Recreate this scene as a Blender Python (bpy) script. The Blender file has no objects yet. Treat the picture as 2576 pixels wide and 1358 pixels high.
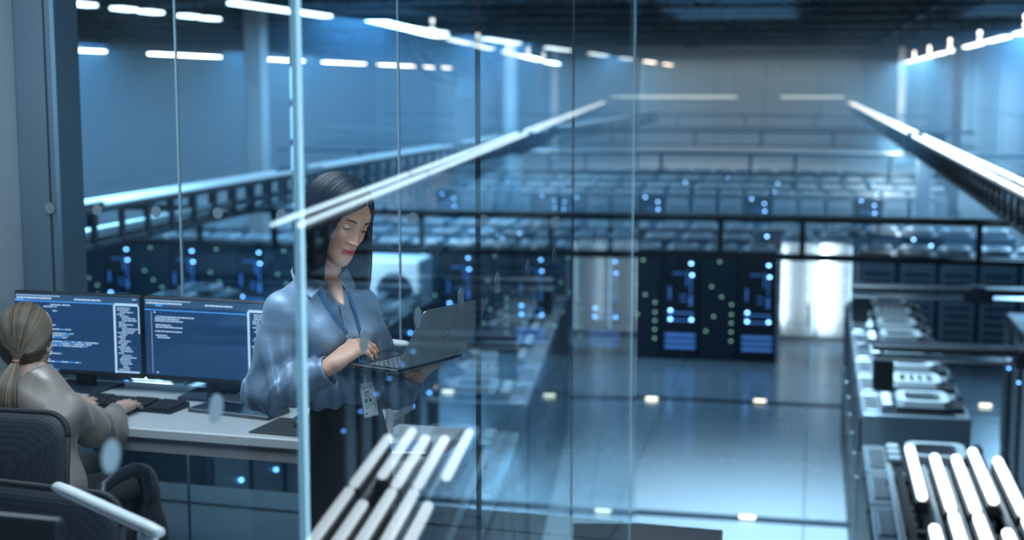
import bpy, math, random
import numpy as np
from mathutils import Vector, Matrix, noise as mnoise
random.seed(7)
SC = bpy.context.scene
COL = SC.collection
R = math.radians
# ------------------------------------------------------------------ camera, world, exposure
F_PX = 3600.0
PITCH = math.atan(464/F_PX)
YAW = R(11.87)
EYE = 1.96
cd = bpy.data.cameras.new('camera'); cam = bpy.data.objects.new('camera', cd); COL.objects.link(cam)
cd.sensor_width = 36; cd.lens = F_PX/2576*36
cam.location = (0, 0, EYE); cam.rotation_euler = (math.pi/2-PITCH, 0, YAW)
cd.clip_start = .05; cd.clip_end = 400
cd.dof.use_dof = True; cd.dof.focus_distance = 4.15; cd.dof.aperture_fstop = 2.4
SC.camera = cam
SC.view_settings.view_transform = 'Standard'; SC.view_settings.look = 'None'
SC.view_settings.gamma = 1; SC.view_settings.use_curve_mapping = False
SC.view_settings.exposure = 0.22
SC.cycles.adaptive_threshold = .02; SC.cycles.volume_bounces = 0; SC.cycles.max_bounces = 8; SC.cycles.transparent_max_bounces = 24; SC.cycles.glossy_bounces = 4
SC.cycles.diffuse_bounces = 3; SC.cycles.sample_clamp_indirect = 3.0; SC.cycles.caustics_reflective = False
SC.cycles.caustics_refractive = False
W = bpy.data.worlds.new('world'); SC.world = W; W.use_nodes = True
W.node_tree.nodes['Background'].inputs[0].default_value = (.16, .36, .6, 1)
W.node_tree.nodes['Background'].inputs[1].default_value = .22

def area(name, loc, rot, sx, sy, power, color, spread=180):
    l = bpy.data.lights.new(name, 'AREA'); l.shape = 'RECTANGLE'; l.size = sx; l.size_y = sy
    l.energy = power; l.color = color; l.spread = R(spread)
    o = bpy.data.objects.new(name, l); COL.objects.link(o); o.location = loc; o.rotation_euler = rot
    return o
HALL = (.27, .62, 1.0)
# hall ceiling lamps (the long rows) light the hall; their light comes from just under the fixtures
for _x, _ys in ((-9.7, (27, 44, 70)), (5.2, (36, 74, 90))):
    for _y in _ys:
        area('hall_lamp_and_fill_light', (_x, _y, 3.35), (0, 0, 0), .5, 10, 1250, HALL)
for _x, _y in ((-10.7, 33), (-2, 36), (5, 36)): area('ceiling_fill_light', (_x, _y, 3.62), (math.pi, 0, 0), 3, 6, 160, HALL)  # added uplights without fixtures, brighten the near ceiling
area('tray_fill_light', (2.3, 44, .2), (0, 0, 0), .3, 14, 420, (.6, .85, 1.0))  # added under the lit tray to brighten the rack tops
for _x, _y in ((-24, 40), (-24, 62)): area('hall_lamp_and_fill_light', (_x, _y, 3.35), (0, 0, 0), .5, 12, 1700, HALL)  # added without fixtures to light the haze at left
for _x, _y, _e, _s in ((-.6, 14.5, 330, 84), (-.2, 18.0, 230, 72), (-6.5, 14, 330, 100)): area('hall_lamp_and_fill_light', (_x, _y, 3.6), (0, 0, 0), 1.6, 2.5, _e, (.50, .79, 1.0), _s)  # added out of view to brighten the near hall floor
for _x, _e in ((-.62, 8), (.33, 26)): area('rack_door_light', (_x, 31.0, -2.35), (math.pi/2, 0, 0), .05, 1.7, _e, (.72, .9, 1.0))
for _y in (95, 125):
    area('hall_lamp_and_fill_light', (-8, _y, 3.3), (R(50), 0, 0), 22, 2, 3200, (.55, .76, .95))

# ------------------------------------------------------------------ geometry helpers
class Mb:
    """collects shapes into one mesh"""
    def __init__(s): s.v = []; s.f = []; s.m = []; s.s = []
    def add(s, vs, fs, mat=0, smooth=False):
        n = len(s.v); s.v += [tuple(v) for v in vs]
        for f in fs: s.f.append(tuple(i+n for i in f)); s.m.append(mat); s.s.append(smooth)
        return s
    def box(s, c, d, mat=0, rz=0, ch=0, M=None):
        x, y, z = [k/2 for k in d]
        if ch:
            b = ch; vs = []
            for sz in (-1, 1):
                for (ax, ay) in ((x-b, y), (x, y-b), (x, -y+b), (x-b, -y), (-x+b, -y), (-x, -y+b), (-x, y-b), (-x+b, y)):
                    vs.append((ax, ay, sz*(z-b)))
            for sz in (-1, 1):
                for (ax, ay) in ((x-b, y-b), (x-b, -y+b), (-x+b, -y+b), (-x+b, y-b)): vs.append((ax, ay, sz*z))
            fs = [(i, (i+1) % 8, (i+1) % 8+8, i+8)[::-1] for i in range(8)]
            t = 20; fs.append((t, t+3, t+2, t+1)); fs.append((16, 17, 18, 19))
            T = [8+i for i in range(8)]
            fs += [(T[0], T[1], 20), (T[1], T[2], 21, 20), (T[2], T[3], 21), (T[3], T[4], 22, 21), (T[4], T[5], 22), (T[5], T[6], 23, 22), (T[6], T[7], 23), (T[7], T[0], 20, 23)]
            B = list(range(8))
            fs += [(B[1], B[0], 16), (B[2], B[1], 16, 17), (B[3], B[2], 17), (B[4], B[3], 17, 18), (B[5], B[4], 18), (B[6], B[5], 18, 19), (B[7], B[6], 19), (B[0], B[7], 19, 16)]
        else:
            vs = [(sx*x, sy*y, sz*z) for sz in (-1, 1) for sy in (-1, 1) for sx in (-1, 1)]
            fs = [(0, 2, 3, 1), (4, 5, 7, 6), (0, 1, 5, 4), (2, 6, 7, 3), (0, 4, 6, 2), (1, 3, 7, 5)]
        if M is None:
            cs, sn = math.cos(rz), math.sin(rz)
            vs = [(c[0]+a*cs-b*sn, c[1]+a*sn+b*cs, c[2]+e) for a, b, e in vs]
        else:
            vs = [tuple(M @ Vector(v) + Vector(c)) for v in vs]
        return s.add(vs, fs, mat)
    def tube(s, pts, r, n=10, mat=0, cap=True, smooth=True, flat=1.0):
        pts = [Vector(p) for p in pts]; rr = r if isinstance(r, (list, tuple)) else [r]*len(pts)
        vs = []; up = Vector((0, 0, 1)); prev = None
        for i, p in enumerate(pts):
            t = (pts[min(i+1, len(pts)-1)]-pts[max(i-1, 0)]).normalized()
            if prev is None:
                a = t.cross(up);
                if a.length < .05: a = t.cross(Vector((1, 0, 0)))
            else: a = prev - t*prev.dot(t)
            a.normalize(); prev = a; b = t.cross(a)
            for k in range(n):
                q = 2*math.pi*k/n
                vs.append(p+(a*math.cos(q)+b*math.sin(q)*flat)*rr[i])
        fs = [(i*n+k, i*n+(k+1) % n, (i+1)*n+(k+1) % n, (i+1)*n+k) for i in range(len(pts)-1) for k in range(n)]
        if cap: fs += [tuple(range(n))[::-1], tuple((len(pts)-1)*n+k for k in range(n))]
        return s.add(vs, fs, mat, smooth)
    def lathe(s, prof, c=(0, 0, 0), n=24, mat=0, smooth=True):
        vs = []; 
        for (r_, z) in prof:
            for k in range(n):
                q = 2*math.pi*k/n; vs.append((c[0]+r_*math.cos(q), c[1]+r_*math.sin(q), c[2]+z))
        fs = [(i*n+k, i*n+(k+1) % n, (i+1)*n+(k+1) % n, (i+1)*n+k) for i in range(len(prof)-1) for k in range(n)]
        fs += [tuple(range(n))[::-1], tuple((len(prof)-1)*n+k for k in range(n))]
        return s.add(vs, fs, mat, smooth)
    def prism(s, poly, y0, y1, mat=0, axis='y', smooth=False):
        n = len(poly)
        def P(a, b, t): return {'y': (a, t, b), 'z': (a, b, t), 'x': (t, a, b)}[axis]
        vs = [P(a, b, y0) for a, b in poly]+[P(a, b, y1) for a, b in poly]
        fs = [tuple(range(n)), tuple(range(n, 2*n))[::-1]]+[(i, i+n, (i+1) % n+n, (i+1) % n) for i in range(n)]
        return s.add(vs, fs, mat, smooth)
    def build(s, name, mats, parent=None, loc=None, rz=None, fix=True):
        me = bpy.data.meshes.new(name); me.from_pydata(s.v, [], s.f)
        for m in (mats if isinstance(mats, (list, tuple)) else [mats]): me.materials.append(m)
        me.polygons.foreach_set('material_index', s.m); me.polygons.foreach_set('use_smooth', s.s)
        me.update()
        if fix:
            import bmesh
            bm = bmesh.new(); bm.from_mesh(me); bmesh.ops.recalc_face_normals(bm, faces=bm.faces); bm.to_mesh(me); bm.free()
        o = bpy.data.objects.new(name, me); COL.objects.link(o)
        if parent: o.parent = parent
        if loc is not None: o.location = loc
        if rz is not None: o.rotation_euler = (0, 0, rz)
        return o

def tag(o, label=None, cat=None, group=None, kind=None):
    if label: o['label'] = label
    if cat: o['category'] = cat
    if group: o['group'] = group
    if kind: o['kind'] = kind
    return o
def empty(name, loc=(0, 0, 0), rz=0, **k):
    o = bpy.data.objects.new(name, None); COL.objects.link(o); o.location = loc; o.rotation_euler = (0, 0, rz)
    return tag(o, **k)
ORD = ['first', 'second', 'third', 'fourth', 'fifth', 'sixth', 'seventh', 'eighth', 'ninth', 'tenth', 'eleventh', 'twelfth', 'thirteenth', 'fourteenth', 'fifteenth', 'sixteenth', 'seventeenth', 'eighteenth', 'nineteenth', 'twentieth', 'twenty-first', 'twenty-second', 'twenty-third', 'twenty-fourth', 'twenty-fifth', 'twenty-sixth']
def copy_tree(o, parent=None):
    c = o.copy(); COL.objects.link(c); c.parent = parent
    if parent is not None: c.matrix_parent_inverse = o.matrix_parent_inverse
    for ch in list(o.children): copy_tree(ch, c)
    return c

# ------------------------------------------------------------------ materials
MATS = {}
def mat(name, col=(.5, .5, .5), rough=.5, metal=0, emit=None, es=0, bump=None, vary=None, spec=.5, coat=0, sheen=0, aniso=0, subs=0):
    if name in MATS: return MATS[name]
    m = bpy.data.materials.new(name); m.use_nodes = True; N = m.node_tree; b = N.nodes['Principled BSDF']; L = N.links.new
    b.inputs['Base Color'].default_value = (*col, 1); b.inputs['Roughness'].default_value = rough
    b.inputs['Metallic'].default_value = metal; b.inputs['Specular IOR Level'].default_value = spec
    b.inputs['Coat Weight'].default_value = coat; b.inputs['Sheen Weight'].default_value = sheen
    b.inputs['Anisotropic'].default_value = aniso
    if subs: b.inputs['Subsurface Weight'].default_value = subs; b.inputs['Subsurface Radius'].default_value = (.012, .005, .003); b.inputs['Subsurface Scale'].default_value = .6
    if emit: b.inputs['Emission Color'].default_value = (*emit, 1); b.inputs['Emission Strength'].default_value = es
    tc = N.nodes.new('ShaderNodeTexCoord')
    if vary:
        sc, amt = vary; nz = N.nodes.new('ShaderNodeTexNoise'); nz.inputs['Scale'].default_value = sc; nz.inputs['Detail'].default_value = 4
        L(tc.outputs['Object'], nz.inputs['Vector'])
        mr = N.nodes.new('ShaderNodeMapRange'); mr.inputs[3].default_value = 1-amt; mr.inputs[4].default_value = 1+amt; L(nz.outputs[0], mr.inputs[0])
        vm = N.nodes.new('ShaderNodeVectorMath'); vm.operation = 'SCALE'; vm.inputs[0].default_value = col; L(mr.outputs[0], vm.inputs['Scale'])
        L(vm.outputs[0], b.inputs['Base Color'])
    if bump:
        sc, st = bump; nz = N.nodes.new('ShaderNodeTexNoise'); nz.inputs['Scale'].default_value = sc; nz.inputs['Detail'].default_value = 3
        L(tc.outputs['Object'], nz.inputs['Vector'])
        bp = N.nodes.new('ShaderNodeBump'); bp.inputs['Strength'].default_value = st; bp.inputs['Distance'].default_value = .01
        L(nz.outputs[0], bp.inputs['Height']); L(bp.outputs[0], b.inputs['Normal'])
    MATS[name] = m; return m

def glass_mat(name, tint, k, base=.04):
    """thin clear pane: straight-through tint plus mirror reflection growing to grazing angles"""
    m = bpy.data.materials.new(name); m.use_nodes = True; N = m.node_tree; N.nodes.clear(); L = N.links.new
    out = N.nodes.new('ShaderNodeOutputMaterial'); mix = N.nodes.new('ShaderNodeMixShader')
    tr = N.nodes.new('ShaderNodeBsdfTransparent'); tr.inputs[0].default_value = (*tint, 1)
    gl = N.nodes.new('ShaderNodeBsdfGlossy'); gl.inputs['Roughness'].default_value = 0.0; gl.inputs[0].default_value = (.93, .98, 1, 1)
    ge = N.nodes.new('ShaderNodeNewGeometry'); dt = N.nodes.new('ShaderNodeVectorMath'); dt.operation = 'DOT_PRODUCT'
    L(ge.outputs['Incoming'], dt.inputs[0]); L(ge.outputs['True Normal'], dt.inputs[1])
    def mth(op, a, b_=None):
        n = N.nodes.new('ShaderNodeMath'); n.operation = op
        for i, q in enumerate((a, b_)):
            if q is None: continue
            if isinstance(q, (int, float)): n.inputs[i].default_value = q
            else: L(q, n.inputs[i])
        return n.outputs[0]
    ab = mth('ABSOLUTE', dt.outputs['Value']); inv = mth('SUBTRACT', 1.0, ab); pw = mth('POWER', inv, 5.0)
    r_ = mth('MULTIPLY', mth('ADD', mth('MULTIPLY', pw, 1-base), base), k)
    L(r_, mix.inputs[0]); L(tr.outputs[0], mix.inputs[1]); L(gl.outputs[0], mix.inputs[2]); L(mix.outputs[0], out.inputs[0])
    MATS[name] = m; return m
WHITE = (.8, .93, 1.0)
M_ = dict(
 dark=mat('dark_metal', (.018, .03, .045), .5, .2, vary=(3, .25)),
 black=mat('black_powder_coat', (.008, .011, .016), .45, vary=(6, .2)),
 steel=mat('brushed_steel', (.45, .5, .54), .28, .9, vary=(5, .12)),
 steel_l=mat('pale_steel', (.50, .56, .60), .4, .4, vary=(5, .1)),
 rackp=mat('rack_panel', (.05, .085, .12), .4, .4, vary=(9, .4)),
 rackg=mat('rack_grey', (.28, .36, .42), .4, .4, vary=(14, .3)),
 rackm=mat('rack_mesh_door', (.66, .74, .78), .4, .3, vary=(22, .5)),
 led=mat('led_blue', (.1, .3, 1), emit=(.13, .38, 1.0), es=7),
 ledc=mat('led_cyan', (.2, .6, 1), emit=(.2, .5, 1.0), es=9),
 ledg=mat('led_green', (.4, .8, .6), emit=(.45, .9, .7), es=.8),
 ledd=mat('status_blue', (.1, .3, .8), emit=(.1, .32, .9), es=.3),
 lamp=mat('lamp_diffuser', (.9, .95, 1), emit=WHITE, es=6),
 lampb=mat('lamp_tube_white', (.9, .95, 1), emit=(.86, .95, 1.0), es=2.0),
 lampf=mat('lamp_diffuser_strong', (.9, .95, 1), emit=WHITE, es=24),
 lampd=mat('lamp_diffuser_soft', (.9, .95, 1), emit=WHITE, es=5),
  stripd=mat('light_strip_dim', (.6, .8, .9), emit=(.45, .75, 1.0), es=.75),
 strip=mat('light_strip', (.9, .95, 1), emit=(.7, .9, 1.0), es=3.6),
 marker=mat('floor_marker_lamp', (.9, .9, .7), emit=(1, .93, .7), es=2.2),
)

# ------------------------------------------------------------------ hall shell
HZ = -3.5
def floor_mat():
    m = bpy.data.materials.new('hall_floor_tiles'); m.use_nodes = True; N = m.node_tree; b = N.nodes['Principled BSDF']; L = N.links.new
    tc = N.nodes.new('ShaderNodeTexCoord'); br = N.nodes.new('ShaderNodeTexBrick')
    br.offset = 0; br.inputs['Scale'].default_value = 1; br.inputs['Brick Width'].default_value = 2.4; br.inputs['Row Height'].default_value = 3.0
    br.inputs['Mortar Size'].default_value = .012; br.inputs['Color1'].default_value = (.36, .42, .46, 1); br.inputs['Color2'].default_value = (.34, .40, .44, 1)
    br.inputs['Mortar'].default_value = (.16, .2, .23, 1)
    L(tc.outputs['Object'], br.inputs['Vector']); L(br.outputs[0], b.inputs['Base Color'])
    nz = N.nodes.new('ShaderNodeTexNoise'); nz.inputs['Scale'].default_value = .8; nz.inputs['Detail'].default_value = 5; L(tc.outputs['Object'], nz.inputs['Vector'])
    mr = N.nodes.new('ShaderNodeMapRange'); mr.inputs[3].default_value = .16; mr.inputs[4].default_value = .34; L(nz.outputs[0], mr.inputs[0]); L(mr.outputs[0], b.inputs['Roughness'])
    b.inputs['Metallic'].default_value = .25; b.inputs['Coat Weight'].default_value = .3; b.inputs['Coat Roughness'].default_value = .12
    return m
def struct(o, label=None):
    o['kind'] = 'structure'
    if label: o['label'] = label
    return o
X0, X1, Y0, Y1 = -40.0, 9.2, -6.0, 150.0
CZ = 4.5
hf = Mb().box(((X0+X1)/2, (Y0+Y1)/2, HZ-.1), (X1-X0, Y1-Y0, .2)).build('floor', floor_mat()); struct(hf, 'pale glossy tiled floor of the data hall')
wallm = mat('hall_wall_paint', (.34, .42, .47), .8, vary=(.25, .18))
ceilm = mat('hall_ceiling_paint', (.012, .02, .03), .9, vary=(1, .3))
b = Mb().box(((X0+X1)/2, Y1+.1, (HZ+CZ)/2), (X1-X0, .2, CZ-HZ))
for x in (-24, -17, -10, -5, .5, 5): b.box((x, Y1-.06, (HZ+CZ)/2), (.25, .12, CZ-HZ), 1)
struct(b.build('wall_back', [wallm, mat('wall_joint', (.1, .14, .17), .8)]), 'far pale wall of the data hall')
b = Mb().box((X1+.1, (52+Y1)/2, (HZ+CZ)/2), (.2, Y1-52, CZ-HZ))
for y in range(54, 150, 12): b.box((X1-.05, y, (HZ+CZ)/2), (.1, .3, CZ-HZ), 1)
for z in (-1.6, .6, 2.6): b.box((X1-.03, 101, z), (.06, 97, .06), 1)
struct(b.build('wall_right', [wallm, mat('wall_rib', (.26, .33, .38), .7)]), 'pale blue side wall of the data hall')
struct(Mb().box((X1+.1, (Y0+52)/2, (HZ+CZ)/2), (.2, 52-Y0, CZ-HZ)).build('wall_right_near', mat('wall_unlit_tone', (.035, .05, .065), .7, vary=(.5, .3))), 'near part of the hall side wall, coloured dark as if unlit')  # dark colour stands for missing light, keeps its reflection in the glass low
struct(Mb().box((X0-.1, (Y0+Y1)/2, (HZ+CZ)/2), (.2, Y1-Y0, CZ-HZ)).build('wall_left', wallm))
struct(Mb().box(((X0+X1)/2, (8+44)/2, CZ+.1), (X1-X0, 36, .2)).build('ceiling', mat('hall_ceiling_backlit_tone', (.16, .20, .24), .9, vary=(1, .3))), 'hall ceiling above the trusses, lightened blue grey for backlight')  # backlight between the trusses is put into this lighter ceiling colour
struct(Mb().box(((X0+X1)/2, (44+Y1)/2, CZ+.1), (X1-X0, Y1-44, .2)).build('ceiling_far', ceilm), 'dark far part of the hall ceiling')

# dark joint strips in the floor with small lamps
for i, (y, lab) in enumerate(((24.7, 'dark floor joint strip crossing the hall in front of the far racks'), (17.85, 'dark floor joint strip crossing the hall nearest the office'))):
    tag(Mb().box((-6, y, HZ+.004), (26, .22, .008)).build('floor_strip', M_['dark']), lab, 'floor strip')
fm = Mb().box((0, 0, .02), (.2, .07, .03), ch=.008).build('floor_marker_lamp', M_['marker'])
for i, (x, y, lab) in enumerate(((-2.66, 24.55, 'small yellowish floor lamp on the far strip below the dark racks'), (-4.46, 24.45, 'small yellowish floor lamp on the far strip, seen through the glass'),
        (-.8, 24.75, 'small yellowish floor lamp on the far strip under the bright floor patch'), (3.0, 25.2, 'small yellowish floor lamp on the far strip beside the right rack row'),
        (-2.53, 17.75, 'small yellowish floor lamp on the near strip, just right of the glass edge'), (-.7, 17.85, 'small yellowish floor lamp on the near strip beside the big rack row'), (-6.3, 24.4, 'small yellowish floor lamp on the far strip behind the laptop'))):
    o = fm if i == 0 else fm.copy()
    if i: COL.objects.link(o)
    o.location = (x, y, HZ+.008); tag(o, lab, 'floor lamp', 'floor marker lamps')

# ------------------------------------------------------------------ roof trusses
def truss(y, z0, z1, lab):
    b = Mb(); 
    for z in (z0, z1): b.box((-15.4, y, z), (49, .1, .09))
    x = X0+.3; k = 0
    while x < X1-1.2:
        b.tube([(x, y, z0 if k % 2 else z1), (x+1.2, y, z1 if k % 2 else z0)], .03, 6, cap=False)
        if k % 3 == 0: b.box((x, y, (z0+z1)/2), (.07, .07, z1-z0))
        x += 1.2; k += 1
    tag(b.build('roof_truss', M_['black']), lab, 'roof truss', 'roof trusses under the hall ceiling')
for i, y in enumerate((29, 33, 37, 42, 48, 55, 63)):
    truss(y, 3.72, 4.32, 'black steel lattice truss under the hall ceiling, %s counted from the office' % ORD[i])
b = Mb()
for x in (-34, -28, -21, -14, -8, -2, 3.5): b.box((x, 75, 4.38), (.12, 130, .16))
tag(b.build('roof_purlin', M_['black'], None), 'long black beams running down the dark hall ceiling', 'roof beam', kind='stuff')

# ------------------------------------------------------------------ ceiling lights
def tube_light(L_=5.4, w=.34, es='lamp'):
    t = empty('ceiling_light')
    Mb().box((0, 0, .09), (w, L_, .06), ch=.01).build('housing', M_['black'], t)
    Mb().box((0, 0, .03), (w*.8, L_*.98, .06), ch=.02).build('diffuser', M_[es], t)
    for y in (-L_*.4, L_*.4): Mb().tube([(0, y, .1), (0, y, .98)], .012, 6).build('suspension_rod', M_['dark'], t)
    return t
base = tube_light()
def put(proto, first, loc, rz=0, lab=None, cat=None, group=None):
    o = proto if first else copy_tree(proto)
    o.location = loc; o.rotation_euler = (0, 0, rz); tag(o, lab, cat, group); return o
rowL = [(-10.7, 28.2), (-10.7, 38.6), (-10.7, 49.3), (-10.7, 60.5), (-10.7, 72), (-10.7, 83.5), (-10.7, 95), (-10.7, 107)]
for i, (x, y) in enumerate(rowL):
    put(base, i == 0, (x, y, 3.46), 0, ('long white tube light at the top edge, biggest of the left ceiling row' if i == 0 else 'long white tube light of the left ceiling row, %s from the office' % ORD[i]), 'ceiling light', 'ceiling lights of the left row')
for i in range(9):
    put(base, False, (5.9, 43+i*7.6, 3.46), 0, 'white tube light of the right ceiling row along the side wall, %s from the office' % ORD[i], 'ceiling light', 'ceiling lights of the right row')
for i, (ya, yb) in enumerate(((55.5, 60.5), (65.3, 73.5), (78, 86.5), (90.6, 99.2), (103, 112.2), (115.9, 123.8))):
    fl_ = tube_light(yb-ya, .5, 'lampf'); fl_.location = (-31.7, (ya+yb)/2, 3.46)
    tag(fl_, 'white tube light of the far left ceiling row, %s from the left' % ORD[i], 'ceiling light', 'ceiling lights of the far left row')
sm = tube_light(.75, .34)
for i, y in enumerate((24.4, 25.4, 27.1, 28.3, 30.2, 31.3)):
    put(sm, i == 0, (-13.7, y, 3.46), 0, 'short white light near the top left corner, %s from the left' % ORD[i], 'ceiling light', 'short ceiling lights at the top left')
def pend():
    t = empty('pendant_light')
    Mb().lathe([(.02, 0), (.065, .02), (.065, .42), (.02, .44)], n=14).build('lamp_body', M_['lamp'], t)
    Mb().tube([(0, 0, .44), (0, 0, .9)], .012, 6).build('suspension_rod', M_['dark'], t)
    return t
pp = pend()
for i in range(6):
    put(pp, i == 0, (5.9, 44+i*12, 3.62), 0, 'small upright white lamp hanging above the right light row, %s from the right' % ORD[i], 'pendant light', 'upright pendant lamps of the right row')

# ------------------------------------------------------------------ columns
def column(x, y, r, m, lab, tubes=False, sq=0):
    t = empty('column', (x, y, HZ), label=lab, cat='column')
    if sq: Mb().box((0, 0, 4), (sq, sq, 8), ch=.03).build('shaft', m, t)
    else: Mb().lathe([(r, 0), (r, 8)], n=20).build('shaft', m, t)
    Mb().box((0, 0, .15), ((sq or 2*r)+.12,)*2+(.3,), ch=.02).build('base', M_['dark'], t)
    if tubes:
        for z in (2.95, 3.8, 4.65, 5.5): Mb().box((.02, -(r or sq/2)-.05, z), (.13, .08, .7), ch=.03).build('light_tube', M_['stripd'], t)
    return t
whitep = mat('column_white', (.75, .82, .86), .4, vary=(2, .1)); tanp = mat('column_grey_brown', (.33, .31, .30), .7, vary=(2, .15))
column(-10.86, 51.4, .27, whitep, 'pale round column seen right of the dark glass joint')
column(-12.8, 53, 0, tanp, 'grey brown square column beside the pale round column', sq=.95)
column(-11.02, 29.6, .10, M_['dark'], 'column with bright vertical tubes left of the standing woman', tubes=True)
column(-12.3, 30.6, 0, tanp, 'grey brown square column behind the column with tubes', sq=.42)
column(5.75, 62, .2, whitep, 'thin pale column by the side wall, nearer one')
column(5.75, 100, .3, whitep, 'thin pale column by the side wall, farther one')
t = empty('electrical_panel', (-12.8, 52.44, 1.6), label='pale square panel box on the grey brown column', cat='panel')
Mb().box((0, 0, .3), (.72, .1, .75), ch=.02).build('panel_box', M_['steel_l'], t)
Mb().box((-.17, -.055, .3), (.02, .015, .7)).build('seam', M_['rackg'], t)

t = empty('hanging_cable', (0, 0, 0), label='dark double cable loop hanging from the ceiling to the pale panel box', cat='cable')
Mb().tube([(-15.2, 52.2, 4.5), (-15.12, 52.2, 3.75), (-14.9, 52.2, 3.1), (-14.45, 52.2, 2.6), (-13.9, 52.2, 2.2), (-13.3, 52.2, 2.05), (-13.05, 52.3, 2.0)], .07, 8).build('cable', M_['black'], t)
Mb().tube([(-14.85, 52.25, 4.5), (-14.75, 52.25, 3.8), (-14.5, 52.25, 3.2), (-14.1, 52.25, 2.8), (-13.6, 52.25, 2.5), (-13.2, 52.3, 2.35), (-13.05, 52.35, 2.3)], .07, 8).build('cable', M_['black'], t)
# ------------------------------------------------------------------ cable ladders crossing the hall
def cross_ladder(y, z0, z1, xs, lab, th=.075, xa=-16, xb=6.5, lit=False):
    t = empty('cable_ladder', (0, y, z0), label=lab, cat='cable ladder')
    h = z1-z0
    for k, z in enumerate((0, h)):
        Mb().box(((xa+xb)/2, 0, z), (xb-xa, .09, th), ch=.008).build('rail', M_['black'], t)
        Mb().box(((xa+xb)/2, .34, z), (xb-xa, .06, th*.8)).build('rail', M_['black'], t)
    for x in xs: Mb().box((x, 0, h/2), (.085, .07, h)).build('upright', M_['black'], t)
    Mb().tube([(xa, .17, h+.045), (xb, .17, h+.045)], .022, 8).build('conduit', M_['steel_l'], t)
    return t
cross_ladder(22.0, -.64, -.06, (-11.9, -9.9, -8.6, -6.1, -4.0, -2.66, -1.36, -.13, 2.43), 'black two rail cable ladder crossing the hall, nearest and thickest')
cross_ladder(41.4, -.56, .02, (-13.4, -10.6, -8.4, -6.5, -4.3, -1.75, -.5, 2.1, 3.35), 'black two rail cable ladder crossing the hall, second one back', .07)
cross_ladder(62, -.6, .0, (-13, -11, -8, -5, -2.2, .8, 4), 'thin hazy cable ladder crossing the hall, third one back', .08, xa=-22)
cross_ladder(86, -.5, .2, (-16, -12, -8, -4, 0, 4), 'thin hazy cable ladder crossing the hall, farthest one', .1, xa=-26)
# lengthwise lit ladders
def long_ladder(x, z, ya, yb, lab, segs, es):
    t = empty('lit_cable_tray', (x, 0, z), label=lab, cat='cable tray')
    for dx in (-.16, .16):
        Mb().box((dx, (ya+yb)/2, -.05), (.05, yb-ya, .05)).build('rail', M_['black'], t)
        Mb().box((dx, (ya+yb)/2, -.42), (.05, yb-ya, .05)).build('rail', M_['black'], t)
    y = ya+.2; proto = None; k = 0
    while y < yb and k < 98:
        if proto is None:
            proto = Mb().box((-.16, 0, -.23), (.05, .07, .36)).box((.16, 0, -.23), (.05, .07, .36)).box((0, 0, -.42), (.37, .05, .04)).build('rung', M_['black'], t); r_ = proto
        else: r_ = proto.copy(); COL.objects.link(r_); r_.parent = t
        r_.location = (0, y, 0); y += .62 if y < 50 else 2.5; k += 1
    Mb().tube([(-.02, ya, -.3), (.03, (ya+yb)/2, -.31), (0, yb, -.3)], .05, 8).build('cable', M_['rackg'], t)
    for (a_, c_) in segs:
        for dx in (-.125, .125): Mb().box((dx, (a_+c_)/2, .01), (.042, c_-a_, .05), ch=.012).build('light_strip', M_[es], t)
    return t
long_ladder(2.55, .71, 12, 111, 'lit cable tray running down the right side of the hall', [(12.5, 20), (20.3, 27), (27.3, 37.2), (39.5, 55), (56, 72), (74, 110)], 'strip')
long_ladder(-7.5, .71, 11, 70, 'lit cable tray running down the hall left of the glass joint', [(11.2, 13.4), (14, 19.6), (21, 29), (31, 40), (43, 60)], 'stripd')
t = empty('tray_support', (3.25, 37.8, HZ), label='dark boxed support post under the right lit tray', cat='support post')
Mb().box((0, 0, 2.1), (.35, .3, 4.2), ch=.02).build('post', M_['rackg'], t); Mb().box((0, -.02, 4.0), (1.0, .5, .45), ch=.03).build('junction_box', M_['dark'], t)
t.location.x = 2.75
for x0, w_, lab in ((.6, 4.6, 'hazy bright light bar crossing the far end of the hall, right one'), (-9.5, 9.0, 'hazy faint light bar crossing the far end of the hall, left one')):
    t = empty('light_bar', (x0-1.8+1.0, 110, 1.1), label=lab, cat='light bar')
    Mb().box((0, 0, 0), (w_, .4, .18)).build('diffuser', M_['stripd'], t); Mb().box((0, .1, -.14), (w_, .3, .1)).build('housing', M_['black'], t)
    for x in (-w_/2+.1, w_/2-.1): Mb().box((x, .1, 1.68), (.05, .05, 3.4)).build('suspension_rod', M_['dark'], t)
# ladders over the near racks
def near_tray(y, z, xa, lab, s=1):
    t = empty('cable_duct', (xa, y, z), label=lab, cat='cable duct')
    Mb().box((2.4, 0, .05), (4.8, .3, .06), ch=.01).build('duct', M_['black'], t)
    Mb().box((2.4, 0, -.06), (4.8, .26, .03), ch=.008).build('steel_channel', M_['steel'], t)
    Mb().prism([(1.35*s, .02), (1.45*s, .1), (1.6*s, .1), (1.7*s, .02), (1.7*s, -.1), (1.35*s, -.1)], -.17, .17).build('joint_cover', M_['dark'], t)
    Mb().box((.12, .05, -.24), (.2, .2, .34), ch=.02).build('drop_box', M_['black'], t)
    return t
near_tray(14.5, -.66, .62, 'black cable duct over the big rack row, nearer one')
near_tray(18.5, -.62, .52, 'black cable duct over the big rack row, farther one')

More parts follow.
